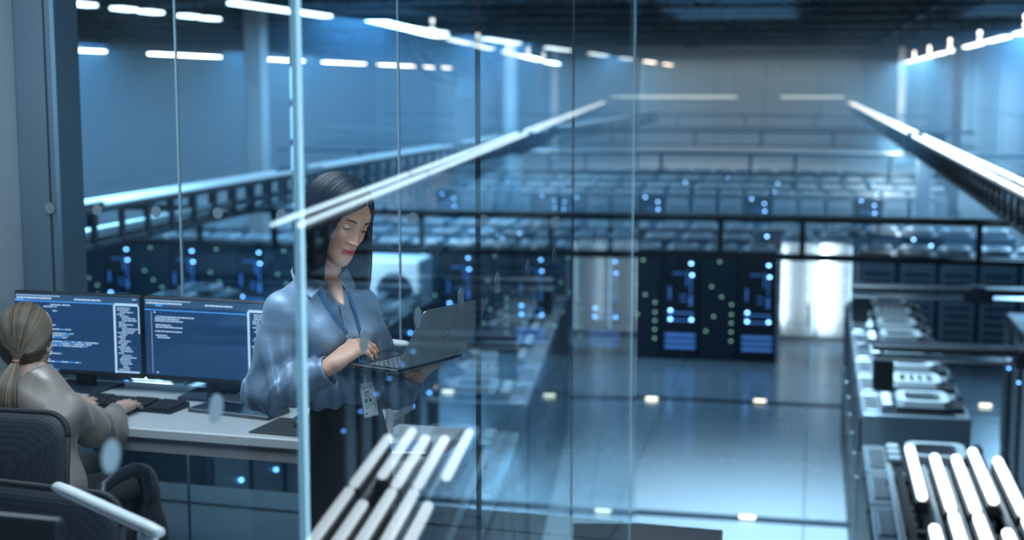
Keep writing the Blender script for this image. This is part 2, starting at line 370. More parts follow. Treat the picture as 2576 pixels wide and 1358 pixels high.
# ------------------------------------------------------------------ racks
RH = 2.15
def leds(pts, parent, m='led', s=.03):
    for (x, y, z) in pts: Mb().box((x, y, z), (s*1.5, s, s)).build('status_light', M_[m], parent)
def top_unit(parent, cx, cy, w, d, z, n=1):
    """square ring fan unit with a dark grille"""
    b = Mb()
    o = [(-w/2+.06, -d/2), (w/2-.06, -d/2), (w/2, -d/2+.06), (w/2, d/2-.06), (w/2-.06, d/2), (-w/2+.06, d/2), (-w/2, d/2-.06), (-w/2, -d/2+.06)]
    k = .68; i_ = [(x*k, y*k) for x, y in o]
    vs = [(cx+x, cy+y, z) for x, y in o]+[(cx+x*.97, cy+y*.97, z+.07) for x, y in o]+[(cx+x, cy+y, z+.07) for x, y in i_]+[(cx+x, cy+y, z+.01) for x, y in i_]
    fs = []
    for r_ in range(3): fs += [(r_*8+j, r_*8+(j+1) % 8, (r_+1)*8+(j+1) % 8, (r_+1)*8+j) for j in range(8)]
    b.add(vs, fs); f = b.build('fan_frame', M_['steel_l'], parent)
    g = Mb().box((cx, cy, z+.02), (w*k*.98, d*k*.98, .02))
    for j in range(n-1): g.box((cx-w*k/2+(j+1)*w*k/n, cy, z+.045), (.04, d*k*.95, .03), 1)
    g.build('grille', [M_['black'], M_['steel_l']], f)
    return f
# the near row seen end-on (long side along the hall)
def near_rack(variant):
    t = empty('server_rack')
    b = Mb().box((0, 0, RH/2), (1.06, .94, RH), ch=.012); b.build('cabinet', M_['endp'], t)
    Mb().box((-.545, 0, RH/2-.02), (.03, .9, RH-.08)).build('door', M_['black'], t)
    Mb().box((-.43, -.04, RH+.010), (.13, .62, .02), ch=.006).build('edge_plate', M_['steel'], t)
    Mb().box((.02, 0, RH+.006), (.72, .88, .012)).build('top_plate', M_['black'], t)
    top_unit(t, .08, -.05, .52, .56, RH+.05, 4 if variant else 1)
    Mb().box((.08, -.05, RH+.03), (.54, .6, .05)).build('fan_box', M_['dark'], t)
    for k, y in enumerate((-.22, 0, .2)):
        if variant and k == 2: continue
        Mb().box((-.28, y, RH+.05), (.11, .1, .07), ch=.015).build('connector', M_['steel_l'], t)
    Mb().box((.42, -.1, RH+.04), (.12, .4, .06), ch=.01).build('cable_box', M_['black'], t)
    Mb().box((.47, .25, RH+.05), (.06, .2, .09), ch=.01).build('valve', M_['dark'], t)
    Mb().box((-.565, -.3, 1.2), (.02, .03, .5), ch=.006).build('door_handle', M_['steel'], t)
    
    return t
M_['endp'] = mat('rack_end_panel', (.26, .31, .35), .38, .6, vary=(1.2, .3))
nr = [near_rack(0), near_rack(1)]; used = [0, 0]
order = ['nearest the camera', 'second', 'third', 'fourth', 'fifth', 'sixth', 'seventh', 'farthest']
for i in range(8):
    v = 1 if i in (1, 6) else 0
    put(nr[v], not used[v], (1.09, 15.15+.98*i, HZ), 0, 'steel topped server rack of the big right row with ring fan units, %s' % order[i], 'server rack', 'racks of the big right row'); used[v] = 1
order = ['farthest', 'second from the gap', 'third from the gap', 'fourth from the gap', 'nearest']
for i in range(5):
    put(nr[0], False, (1.05, 12.9-.98*i, HZ), 0, 'server rack under the bright hanging tube lamps at lower right, %s' % order[i], 'server rack', 'racks under the hanging lamps')
# louvered dark row on the right edge
def louver_rack():
    t = empty('server_rack')
    Mb().box((0, 0, RH/2), (1.05, .98, RH), ch=.012).build('cabinet', M_['dark'], t)
    b = Mb()
    for k in range(22): b.box((-.54, .12, .2+k*.085), (.03, .55, .035), M=Matrix.Rotation(R(28), 3, 'X'))
    b.build('louvers', M_['rackg'], t)
    Mb().box((-.535, -.4, RH/2), (.03, .1, RH-.1)).build('door_edge', M_['black'], t)
    leds([(-.57, -.42, 1.5)], t, 'led', .02)
    return t
lr = louver_rack()
for i in range(6):
    put(lr, i == 0, (3.35, 21.3-1.0*i, HZ), 0, 'dark louvred server rack at the right edge, %s' % ['farthest', 'second from the far end', 'third from the far end', 'fourth from the far end', 'fifth from the far end', 'nearest'][i], 'server rack', 'louvred racks at the right edge')
# far block: racks facing the camera
def far_rack(kind):
    t = empty('server_rack')
    Mb().box((0, 0, RH/2), (.74, 1.0, RH), ch=.012).build('cabinet', M_['rackp' if kind != 'metal' else 'rackg'], t)
    if kind == 'metal':
        d = Mb().box((0, -.52, RH/2), (.7, .04, RH-.1), ch=.01).build('door', M_['rackm'], t)
        Mb().box((.27, -.56, .55), (.04, .04, .5), ch=.01).build('door_handle', M_['steel_l'], d)
        Mb().box((.345, -.55, RH/2), (.04, .05, RH-.2), ch=.01).build('edge_light', M_['stripd'], t)
        b = Mb()
        for k in range(14): b.box((0, -.545, .35+k*.12), (.5-.1*(k % 3), .01, .05))
        b.build('vent_panel', M_['steel_l'], d)
    elif kind == 'status':
        d = Mb().box((0, -.515, RH/2), (.68, .03, RH-.1)).build('door', M_['black'], t)
        b = Mb()
        for (x, z, w, h) in ((-.05, 1.75, .22, .02), (.12, 1.65, .02, .3), (.2, 1.55, .02, .4), (-.22, 1.35, .03, .25), (.05, 1.3, .12, .02), (.05, 1.2, .12, .02), (0, .95, .5, .025), (0, .8, .5, .025), (-.22, .88, .025, .16), (.22, .88, .025, .16), (0, .5, .6, .06), (0, .38, .6, .06), (0, .26, .6, .06), (.2, 1.2, .05, .2)):
            b.box((x, -.535, z), (w, .01, h))
        b.build('status_display', M_['ledd'], d)
        leds([(.2, -.54, 1.95), (.22, -.54, 1.72), (-.2, -.54, 1.0), (-.2, -.54, .82), (.22, -.54, .82), (-.18, -.54, 2.08)], t, 'ledc', .035)
    elif kind == 'green':
        d = Mb().box((0, -.515, RH/2), (.68, .03, RH-.1)).build('door', M_['dark'], t)
        pts = [(.25, -.54, z) for z in (1.15, .95, .78, .6, .42)]+[(-.15, -.54, 1.5), (.05, -.54, 1.3), (-.25, -.54, .6), (0, -.54, 2.0), (-.1, -.54, .9)]
        leds(pts, t, 'ledg', .028)
    elif kind == 'grey':
        d = Mb().box((0, -.515, RH/2), (.66, .03, RH-.1)).build('door', M_['rackg'], t)
        b = Mb()
        for k in range(9): b.box((0, -.54, .5+k*.16), (.5, .01, .06))
        b.build('vent_panel', M_['rackp'], d)
    top_unit(t, 0, 0, .56, .6, RH+.05)
    Mb().box((-.3, .1, RH+.05), (.08, .3, .08), ch=.01).build('connector', M_['steel_l'], t)
    return t
FK = {k: far_rack(k) for k in ('status', 'green', 'metal', 'grey')}; fused = set()
def put_far(kind, x, y, lab, group):
    put(FK[kind], kind not in fused, (x, y, HZ), 0, lab, 'server rack', group); fused.add(kind)
n = 0; x = -1.0
while x > -19:
    kind = ('status', 'green')[n % 2]
    put_far(kind, x, 28.9, 'dark rack with %s lights, front far row, %s left of the bright doors' % ('blue' if kind == 'status' else 'green', ORD[n]), 'dark %s racks of the far front row' % kind)
    x -= .76; n += 1
for i in range(2): put_far('metal', -.25+.76*i, 31.8, ['pale metal mesh door rack beside the dark racks, left one', 'pale metal mesh door rack beside the big row, right one'][i], 'pale mesh door racks')
for i in range(5): put_far('grey', 1.3+.76*i, 29.4, 'grey server rack behind the big right row, %s' % ['leftmost', 'second from left', 'middle', 'fourth from left', 'rightmost'][i], 'grey racks behind the big row')
for r_, (y, xa, xb) in enumerate(((31.0, -15, -1.2), (33.2, -13, 4.4), (44, -12, 3.6), (47, -12, 4.2), (51, -12, 4.2), (56, -9, 5))):
    n = int((xb-xa)/.8)
    for k in range(n):
        x = xb-.4-.8*k; pl = ['row just behind the dark front row', 'third row from the office', 'row just beyond the second ladder', 'middle hazy row', 'second last hazy row', 'farthest hazy row'][r_]
        put_far('grey' if k % 4 != 2 else 'status', x, y, 'rack with pale fan ring, %s, %s from the right' % (pl, ORD[k]), 'hall racks, '+pl)
# left rack row with blue lights, seen behind the desk and the laptop
def side_rack():
    t = empty('server_rack')
    Mb().box((0, 0, RH/2), (1.0, .9, RH), ch=.012).build('cabinet', M_['rackp'], t)
    Mb().box((.515, 0, RH/2), (.03, .84, RH-.1)).build('door', M_['black'], t)
    Mb().box((0, -.46, RH/2), (.9, .02, RH-.1)).build('side_panel', M_['dark'], t)
    leds([(.54, -.25, 1.9), (.54, .2, 1.45), (.54, .2, 1.3), (.54, -.2, .8)], t, 'led', .03)
    leds([(.2, -.48, 1.55), (.2, -.48, 1.3)], t, 'led', .03)
    top_unit(t, 0, 0, .6, .6, RH+.04)
    return t
sr = side_rack()
k = 0
for (x, y0, n_, pl) in ((-6.2, 13.2, 9, 'row behind the laptop'), (-9.6, 14.5, 8, 'row behind the monitors'), (-12.5, 20.5, 2, 'pair above the left monitor')):
    for i in range(n_):
        put(sr, k == 0, (x, y0+.97*i, HZ), 0, 'dark server rack with blue lights, %s, %s from the near end' % (pl, ORD[i]), 'server rack', 'blue lit racks, '+pl); k += 1
# white cooling unit with a round fan and slatted panels
area('cooling_unit_fill', (-8.2, 25.0, -.3), (R(70), 0, 0), 1.2, .3, 55, (.75, .92, 1.0))  # added fill in front of the unit, no lamp modelled
t = empty('cooling_unit', (-8.35, 27.0, HZ), label='white cooling unit with round dark fan, right of the standing woman', cat='cooling unit')
wh = mat('cooling_unit_white', (.78, .84, .86), .45, vary=(3, .08))
Mb().box((0, 0, 1.05), (1.9, 1.0, 2.1), ch=.04).build('housing', wh, t)
f = Mb().lathe([(.36, 0), (.36, .04), (.28, .05)], n=28); f.v = [(x+.45, -.5-z, y+1.5) for x, y, z in f.v]; f.build('fan', M_['dark'], t)
b = Mb()
for k in range(8): b.box((-.45, -.51, .3+k*.2), (.8, .03, .05))
b.build('louvers', M_['rackm'], t)
t = empty('light_panel_cabinet', (-8.35, 17.2, -2.95), label='white back-lit slatted cabinet seen below the desk', cat='cabinet')
Mb().box((0, 0, .35), (.62, .5, 1.5), ch=.02).build('housing', M_['steel_l'], t)
t.location.z = HZ+.4
b = Mb()
for k in range(7): b.box((0, -.26, .2+k*.19), (.54, .02, .13), ch=.004)
b.build('lit_slats', M_['lampd'], t)

# ------------------------------------------------------------------ bank of bright tubes just over the racks at lower right
def tube_lamp(lab, x, y, ln=1.5):
    t = empty('tube_lamp', (x*1.3, y*1.3, -1.056), label=lab, cat='tube lamp', group='bright tubes of the lamp bank')
    Mb().box((0, 0, -.013), (.074, ln, .065), ch=.02).build('tube', M_['lampb'], t)
    Mb().box((0, 0, -.085), (.098, ln+.02, .08), ch=.01).build('housing', M_['black'], t)
    return t
cols_ = [(.66, 8.82, 'far half of the first tube line from the left'), (.80, 8.62, 'far half of the second tube line from the left'), (.93, 8.62, 'far half of the third tube line from the left'),
         (1.05, 8.82, 'far half of the fourth tube line from the left'), (1.18, 8.62, 'far half of the rightmost tube line'),
         (.80, 7.35, 'near half of the second tube line from the left'), (.93, 7.35, 'near half of the third tube line from the left'), (.68, 7.1, 'near half of the first tube line from the left'),
         (1.05, 7.1, 'near half of the fourth tube line from the left'), (1.18, 7.35, 'near half of the rightmost tube line')]
for x, y, lab in cols_: tube_lamp('bright white tube lamp, '+lab, x, y)
t = empty('lamp_rack', (0, 0, -1.212), label='dark steel frame with pale rails carrying the bright tube lamps', cat='lamp frame')
for x in (.52, .735, .865, .99, 1.115, 1.24): Mb().box((x*1.3, 7.9*1.3, .035), (.045, 3.4, .06), ch=.008).build('rail', M_['steel_l'], t)
Mb().box((.58*1.3, 7.9*1.3, -.02), (.06, 3.4, .12)).build('side_beam', M_['black'], t)
for y in (6.8, 7.95, 9.0): Mb().box((.9*1.3, y*1.3, -.02), (1.04, .07, .045)).build('crossbar', M_['black'], t)
for (x, y) in ((.6, 7.0), (.6, 8.9), (1.2, 7.0), (1.2, 8.9)): Mb().box((x*1.3, y*1.3, -.09), (.05, .05, .12)).build('bracket', M_['black'], t)

# ------------------------------------------------------------------ haze in the hall
hm = bpy.data.materials.new('hall_haze'); hm.use_nodes = True; N = hm.node_tree; N.nodes.clear()
o_ = N.nodes.new('ShaderNodeOutputMaterial'); vs_ = N.nodes.new('ShaderNodeVolumeScatter'); vs_.inputs['Color'].default_value = (.35, .7, 1, 1); vs_.inputs['Density'].default_value = .016
vs_.inputs['Anisotropy'].default_value = .3
N.links.new(vs_.outputs[0], o_.inputs['Volume'])
hz = Mb().box(((X0+X1)/2, (27+Y1)/2, (HZ+CZ)/2), (X1-X0-.1, Y1-27.1, CZ-HZ-.06)).build('haze', hm); tag(hz, 'thin blue haze filling the data hall', 'haze', kind='stuff')

# ================================================================== office
RO = R(4.33)
def off(v, u, z=0): return (v*math.cos(RO)+u*math.sin(RO), -v*math.sin(RO)+u*math.cos(RO), z)
ORZ = -RO
FV, BU = -1.062, 5.30                      # front glass at v = FV, back glass at u = BU
def oput(o, v, u, z=0, rz=0): o.location = off(v, u, z); o.rotation_euler = (0, 0, ORZ+rz); return o
offl = area('office_lamp_light', off(-1.9, 3.3, 2.82), (0, 0, ORZ), 1.4, .8, 48, (.80, .90, 1.0))
area('office_lamp_light', off(-3.2, 4.3, 2.82), (0, 0, ORZ), 1.4, .8, 20, (.80, .90, 1.0))
area('face_fill_light', off(1.0, 1.7, 2.25), (R(-28), R(66), ORZ), .8, 1.4, 95, (.88, .94, 1.0))  # added unseen fill from the camera side for the standing woman's face
slabm = mat('office_floor_grey', (.24, .24, .245), .5, vary=(3, .12))
poly = [(-7, -2), (1.4, -2), (1.4, 3.2), (-.82, 3.2), (-.82, 6.18), (-7, 6.18)]
b = Mb().prism(poly, -.3, 0, axis='z'); oput(b.build('floor', [slabm]), 0, 0); bpy.data.objects['floor.001'].name = 'floor_office'
struct(bpy.data.objects['floor_office'], 'grey office floor slab at the edge above the hall')
b = Mb()
for u in (5.9,): b.box((-3.9, u, .002), (6.2, .02, .004))
b.box((-1.28, 5.75, .002), (.012, .9, .004)); b.box((-2.5, 5.75, .002), (.012, .9, .004))
struct(oput(b.build('trim_1', M_['dark']), 0, 0), 'thin dark joints and edge strip of the office floor')
# side wall and steel column at left
struct(oput(Mb().box((-3.98, 4.3, 1.45), (.44, 2.2, 2.9)).build('wall_side', mat('office_wall_paint', (.30, .37, .41), .8, vary=(2, .05))), 0, 0), 'pale grey office wall at the left edge')
t = empty('steel_column', label='brushed steel column between the grey wall and the back glass', cat='column'); oput(t, -3.66, 5.42)
Mb().box((0, 0, 1.45), (.2, .2, 2.9), ch=.012).build('cladding', mat('column_steel', (.20, .28, .35), .4, .6, vary=(1.2, .25)), t)
Mb().box((.06, -.103, 1.45), (.004, .006, 2.9)).build('joint', M_['black'], t)
struct(oput(Mb().box((-2.9, 2.4, 2.95), (3.6, 5.9, .1)).build('ceiling_office', mat('office_ceiling', (.3, .33, .35), .9, vary=(2, .05))), 0, 0), 'office ceiling')
def office_light(v, u, lab):
    t = empty('ceiling_panel_light', label=lab, cat='ceiling light'); oput(t, v, u, 2.86)
    Mb().box((0, 0, .03), (1.25, .34, .03), ch=.008).build('housing', M_['steel_l'], t)
    Mb().box((0, 0, .01), (1.2, .3, .015)).build('diffuser', M_['lampd'], t)
office_light(-1.9, 3.3, 'ceiling panel light of the office above the standing woman'); office_light(-3.2, 4.3, 'ceiling panel light of the office above the desk')

# glass
g_back = glass_mat('glass_clear_back', (.90, .96, .98), .22, .05)
g_front = glass_mat('glass_clear_front', (.95, .98, 1.0), .02, .03)
g_mirror = glass_mat('glass_clear_outer', (.96, .99, 1.0), .55, .04)
edge = mat('glass_edge_glow', (.45, .72, .85), .15, emit=(.20, .55, .80), es=.10)  # faint emission stands in for light carried inside the glass
def pane(n, a, b_, side, m, lab, th=.010):
    if side == 'v': o = Mb().box((0, 0, 1.42), (th, b_-a-.012, 2.84)).build('window_%d' % n, m); oput(o, FV, (a+b_)/2, .02)
    else: o = Mb().box((0, 0, 1.42), (b_-a-.012, th, 2.84)).build('window_%d' % n, m); oput(o, (a+b_)/2, BU, .02)
    struct(o, lab); return o
fs = [-.6, 2.31, 3.349, 4.32, 5.285]
for i in range(4): pane(i+1, fs[i], fs[i+1], 'v', g_front, 'clear pane of the front office glass wall, %s' % ['nearest', 'second', 'third', 'farthest'][i])
bs = [-3.56, -2.972, -2.003, FV]
for i in range(3): pane(i+5, bs[i], bs[i+1], 'u', g_back, 'clear pane of the office back glass wall, %s' % ['left', 'middle', 'right'][i])
def seam(v, u, sx, sy, m, name, lab):
    struct(oput(Mb().box((0, 0, 1.42), (sx, sy, 2.84)).build(name, m), v, u, .02), lab)
seam(FV, 2.31, .012, .020, edge, 'trim_2', 'pale cyan polished edge of the glass')
seam(FV+.002, 3.349, .011, .009, M_['black'], 'trim_3', 'black joint of the front glass')
seam(FV+.004, 4.32, .008, .007, M_['black'], 'trim_4', 'thin black joint of the front glass')
seam(FV, 5.292, .010, .012, edge, 'trim_5', 'pale edge where the two glass walls meet')
ge = mat('glass_edge_grey', (.3, .42, .5), .2)
seam(-2.972, BU, .007, .012, ge, 'trim_6', 'joint of the back glass left of the screens'); seam(-2.003, BU, .007, .012, ge, 'trim_7', 'joint of the back glass behind the standing woman')
# added for the hall reflection: one wide pane standing before the front glass, closing on the same corner
K = off(FV, BU); ang = R(-3.27); d_ = Vector((math.sin(ang), math.cos(ang), 0)); n_ = Vector((math.cos(ang), -math.sin(ang), 0))
Lg = 5.25; c_ = Vector(K)-d_*(Lg/2+.03)+n_*.02
o = Mb().box((0, 0, 1.55), (.006, Lg, 3.1)).build('window_8', g_mirror); o.location = (c_.x, c_.y, -.1); o.rotation_euler = (0, 0, -ang*1.0)
struct(o, 'large outer glass pane added to mirror the hall')
# manifestation dots
frost = bpy.data.materials.new('frosted_dot'); frost.use_nodes = True; N = frost.node_tree; bb = N.nodes['Principled BSDF']
bb.inputs['Base Color'].default_value = (.22, .29, .33, 1); bb.inputs['Roughness'].default_value = .8; bb.inputs['Alpha'].default_value = .75
dp = Mb().lathe([(.0235, -.0006), (.0235, .0006)], n=32, smooth=False)
dp.v = [(x, z, y) for x, y, z in dp.v]                     # disc facing along y
dot = None
fl = ['frosted round dot on the front glass, %s' % s for s in ('lowest and nearest, beside the chair arm', 'second nearest, over the closed laptop', 'overlapping the sleeve of the standing woman', 'over the typing hand', 'beside the corner of the raised laptop lid', 'at the top edge of the laptop lid', 'first one right of the dark joint', 'second one right of the dark joint', 'just left of the thin second joint', 'second from the far end', 'farthest and smallest')]
for i, u in enumerate((1.695, 2.0, 2.305, 2.622, 2.935, 3.24, 3.545, 3.845, 4.14, 4.43, 4.67)):
    o = dp.build('glass_dot', frost) if dot is None else dot.copy()
    if dot is None: dot = o
    else: COL.objects.link(o)
    oput(o, FV-.007, u, 1.453, math.pi/2); tag(o, fl[i], 'glass dot', 'frosted dots on the front glass')
fl = ['leftmost, on the steel column side', 'second from left, above the left screen', 'third from left, beside the back joint', 'fourth from left, above the right screen', 'fifth from left, beside the cyan glass edge', 'right of the face of the standing woman', 'on the dark glass joint', 'farthest right, near the thin joint']
for i, v in enumerate((-3.60, -3.36, -3.081, -2.797, -2.511, -1.944, -1.653, -1.362)):
    o = dot.copy(); COL.objects.link(o); o.data = dot.data
    oput(o, v, BU-.008 if i else BU+.008, 1.44); tag(o, 'frosted round dot on the back glass, '+fl[i], 'glass dot', 'frosted dots on the back glass')

# desks
topm = mat('desk_top_white', (.50, .53, .54), .35, vary=(2, .04)); lam = mat('desk_edge_grey', (.24, .25, .255), .5)
def desk(v0, v1, u0, u1, lab, legs=((0, 0), (1, 0), (0, 1), (1, 1)), th=.05):
    t = empty('desk', label=lab, cat='desk'); oput(t, (v0+v1)/2, (u0+u1)/2)
    w, d = v1-v0, u1-u0
    Mb().box((0, 0, .72), (w, d, .04), ch=.006).build('desktop', [topm], t)
    Mb().box((0, -d/2+.04, .675), (w-.01, .05, th)).build('apron', lam, t)
    for sx, sy in legs: Mb().box(((-.5+sx)*(w-.1), (-.5+sy)*(d-.12), .35), (.05, .05, .70)).build('leg', M_['steel_l'], t)
    return t
desk(-3.72, -1.90, 4.455, 5.16, 'long white desk with two screens at the back glass', legs=((0, 0), (0, 1), (1, 1)))
desk(-1.82, -1.56, 4.12, 4.78, 'white table right of the standing woman, carrying a tablet and a lamp', legs=((0, 1), (0, 0), (1, 0)))
desk(-2.75, -1.36, 1.35, 2.52, 'near desk at the lower left corner carrying a dark screen', legs=((0, 0), (1, 0)))

# screens
scr = dict(bg=mat('screen_navy', (.01, .03, .07), .3, emit=(.008, .038, .105), es=.85), top=mat('screen_bar', (.02, .05, .1), .3, emit=(.03, .07, .14), es=.8),
           txt=mat('screen_text', (.5, .6, .7), .3, emit=(.48, .60, .74), es=.62), blue=mat('screen_text_blue', (.1, .3, .6), .3, emit=(.05, .26, .75), es=.8),
           pale=mat('screen_pale', (.5, .6, .7), .3, emit=(.36, .50, .68), es=.75), dim=mat('screen_dim', (.1, .2, .3), .3, emit=(.10, .20, .35), es=.6), off=mat('screen_dark', (.006, .012, .02), .15))
def words(b, x, z, ln, h, rng, mats=(0,), y=-.0005):
    e = x+ln
    while x < e:
        w = rng.uniform(.004, .022); w = min(w, e-x)
        b.box((x+w/2, y, z), (w, .0006, h), rng.choice(mats)); x += w+.0022
def monitor(lab, v, u, rz, kind, w=.575, h=.335, zb=.80, stand=True):
    t = empty('monitor', label=lab, cat='monitor'); oput(t, v, u, .74, rz)
    z0 = zb-.74; zc = z0+h/2
    Mb().box((0, .012, zc), (w, .03, h), ch=.006).build('bezel', M_['black'], t)
    Mb().box((0, -.0045, zc+.006), (w-.016, .002, h-.03)).build('screen', scr['off' if kind == 'off' else 'bg'], t)
    s = t.children[-1] if t.children else None
    s = [c for c in t.children if c.name.startswith('screen')][0]
    if kind != 'off':
        rng = random.Random(3 if kind == 'a' else 5); W_, H_ = w-.016, h-.03; top = zc+.006+H_/2; lft = -W_/2; y = -.0062
        b = Mb(); b.box((0, y+.0002, top-.016), (W_, .0006, .032)); b.build('menu_bar', scr['top'], s)
        b = Mb(); words(b, lft+.006, top-.007, .2, .003, rng, y=y-.0004); words(b, lft+.008, top-.017, .16, .006, rng, y=y-.0004); words(b, lft+.27, top-.017, .12, .0055, rng, y=y-.0004)
        words(b, W_/2-.03, top-.008, .018, .004, rng, y=y-.0004); b.build('menu_text', scr['txt'], s)
        b = Mb(); xr = W_/2-.115
        b.box(((lft+xr)/2, y, top-(.029 if kind == 'a' else .044)), (xr-lft, .0006, .0035)); b.box((lft+.02 if kind == 'a' else lft+.065, y-.0003, top-.026), (.04 if kind == 'a' else .03, .0006, .007)); b.build('tab_line', scr['blue'], s)
        b = Mb(); b.box((xr+.004, y, top-.17), (.009, .0006, .275)); b.box((xr+.057, y, top-.030), (.104, .0006, .010)); b.box((xr+.057, y, top-.302), (.1, .0006, .006)); b.box((W_/2-.004, y, top-.09), (.005, .0006, .11)); b.build('side_panel_frame', scr['pale'], s)
        b = Mb()
        if kind == 'a': lines = [(0, .12, .09), (1, .09, .06), (3, .13, .02), (5, .0, .01), (9, .11, .015), (10, .10, .04), (12, .09, .12), (14, .09, .13), (15, .10, .10), (16, .10, .09), (18, .08, .25), (19, .08, .22), (20, .08, .20), (21, .08, .04), (23, .1, .02), (24, .09, .075), (27, .08, .03), (28, .08, .17), (30, .1, .02), (32, .05, .1)]
        else: lines = [(0, .04, .01), (2, .05, .17), (3, .045, .11), (4, .045, .125), (6, .048, .07), (7, .048, .12), (9, .045, .12), (11, .048, .05), (12, .055, .055), (29, .045, .012)]
        for k, a_, ln in lines: words(b, lft+a_+(.04 if kind == 'a' else .0), top-.042-.0083*k-(.012 if kind == 'b' else 0), ln, .0042, rng, (0, 0, 1) if kind == 'a' else (0, 0, 2), y=y)
        for k in range(30): b.box((lft+(.012 if kind == 'a' else .03), y, top-.055-.0083*k), (.006 if kind == 'a' else .003, .0006, .0035), 2 if kind == 'a' else 0)
        for k in range(31): words(b, xr+.016+rng.choice((0, .006, .012, .02)), top-.044-.0083*k, rng.uniform(.02, .07), .0036, rng, (0, 0, 2), y=y)
        b.build('code_text', [scr['txt'], scr['blue'], scr['pale']], s)
    if stand:
        Mb().box((0, .045, .12), (.085, .025, .26), ch=.006).build('stand_neck', M_['black'], t)
        Mb().prism([(-.11, -.1), (.11, -.1), (.13, .09), (-.13, .09)], .0, .012, axis='z').build('stand_base', M_['dark'], t)
        [setattr(c, 'location', (0, .03, 0)) for c in t.children if c.name.startswith('stand_base')]
    return t
monitor('left wide screen full of white and blue code lines, partly behind the blond head', -3.262, 4.97, R(1.5), 'a')
monitor('right wide screen with few code lines, beside the satin sleeve', -2.675, 4.97, R(-1.5), 'b', w=.585)
monitor('black screen edge showing right of the standing woman', -2.085, 4.93, 0, 'off', w=.34, h=.24, zb=.86)
monitor('dark back of a near screen cut by the lower left corner', -1.745, 2.2, R(180), 'off', w=.52, h=.31, zb=.87, stand=True)

# keyboard
def keyboard(lab, v, u, rz, w=.43, d=.13):
    t = empty('keyboard', label=lab, cat='keyboard'); oput(t, v, u, .74, rz)
    Mb().prism([(-d/2, 0), (d/2, 0), (d/2, .022), (-d/2, .010)], -w/2, w/2, axis='x').build('case', M_['black'], t)
    b = Mb(); nx = 21
    for r_ in range(6):
        for k in range(nx):
            if k in (15, ) or (r_ == 5 and 4 < k < 10): continue
            b.box((-w/2+.014+k*(w-.028)/(nx-1), -d/2+.016+r_*.0196, .0165+r_*.0019), (.0155, .0155, .007), ch=.002)
        if r_ == 5: b.box((-w/2+.014+7*(w-.028)/(nx-1), -d/2+.016, .0165), (.09, .0155, .007), ch=.002)
    b.build('keys', mat('keycap_black', (.012, .015, .02), .5), t); return t
keyboard('black keyboard under the hands of the seated woman', -2.90, 4.755, R(-4), w=.43, d=.135)
def slabdev(name, lab, cat, v, u, rz, w, d, h, m, scr_m=None, z=.74):
    t = empty(name, label=lab, cat=cat); oput(t, v, u, z, rz)
    Mb().box((0, 0, h/2), (w, d, h), ch=.003).build('case', m, t)
    if scr_m: Mb().box((0, 0, h+.0004), (w*.93, d*.9, .0008)).build('screen', scr_m, t)
    return t
M_['dgrey'] = mat('anodised_grey', (.11, .13, .15), .35, .6, vary=(8, .08))
slabdev('closed_laptop', 'closed dark laptop on the desk front, under the frosted dot', 'laptop', -2.46, 4.78, R(-8), .36, .15, .016, M_['dgrey'], scr['off'])
slabdev('closed_laptop', 'flat grey laptop lying behind the closed dark one', 'laptop', -2.48, 4.955, R(-12), .34, .16, .014, M_['dgrey'])
slabdev('notebook', 'thin grey notebook under the black charger block', 'notebook', -2.72, 5.08, R(14), .19, .12, .012, M_['steel'])
slabdev('mouse_pad', 'dark square mouse pad at the desk edge by the skirt', 'mouse pad', -2.15, 4.61, R(-3), .25, .24, .004, mat('pad_rubber', (.035, .045, .05), .8))
t = empty('puck', label='small grey round speaker puck on the dark mouse pad', cat='speaker'); oput(t, -2.12, 4.64, .7445)
Mb().lathe([(.045, 0), (.05, .006), (.05, .024), (.044, .03)], n=32).build('body', M_['dgrey'], t); Mb().lathe([(.040, .03), (.038, .033)], n=32).build('top_disc', M_['dark'], t)
t = empty('power_charger', label='black charger block with coiled cable before the right screen', cat='charger'); oput(t, -2.62, 5.02, .754)
Mb().box((0, 0, .028), (.1, .06, .05), ch=.012, rz=R(12)).build('brick', M_['black'], t)
b = Mb(); rng = random.Random(9)
for k in range(5): b.tube([(.11+.05*math.cos(q*.42+k)*(1+.15*k)+.02*k, .01+.035*math.sin(q*.42+k)*(1+.1*k), .008+.006*k+.006*math.sin(q*.9)) for q in range(16)], .0045, 6)
b.tube([(-.05, -.01, .02), (-.08, -.03, .006), (-.06, -.07, .004), (-.01, -.09, .004)], .004, 6)
b.build('cable', M_['black'], t)
t = empty('plug', label='small steel plug end lying before the charger', cat='plug'); oput(t, -2.63, 4.93, .7405)
Mb().tube([(-.02, 0, .005), (.02, .004, .005)], .005, 8).build('plug_body', M_['steel_l'], t)
# tablet and papers on the right table
t = slabdev('tablet', 'tablet with pale rim lying on the white table by the skirt', 'tablet', -1.69, 4.42, R(14), .22, .17, .010, M_['steel_l'], scr['dim'])
t = slabdev('tablet_case', 'open dark tablet case lying under the tablet', 'tablet case', -1.70, 4.38, R(8), .21, .2, .004, M_['dgrey'])
t.location.z = .7401
bpy.data.objects['tablet'].location.z = .7445
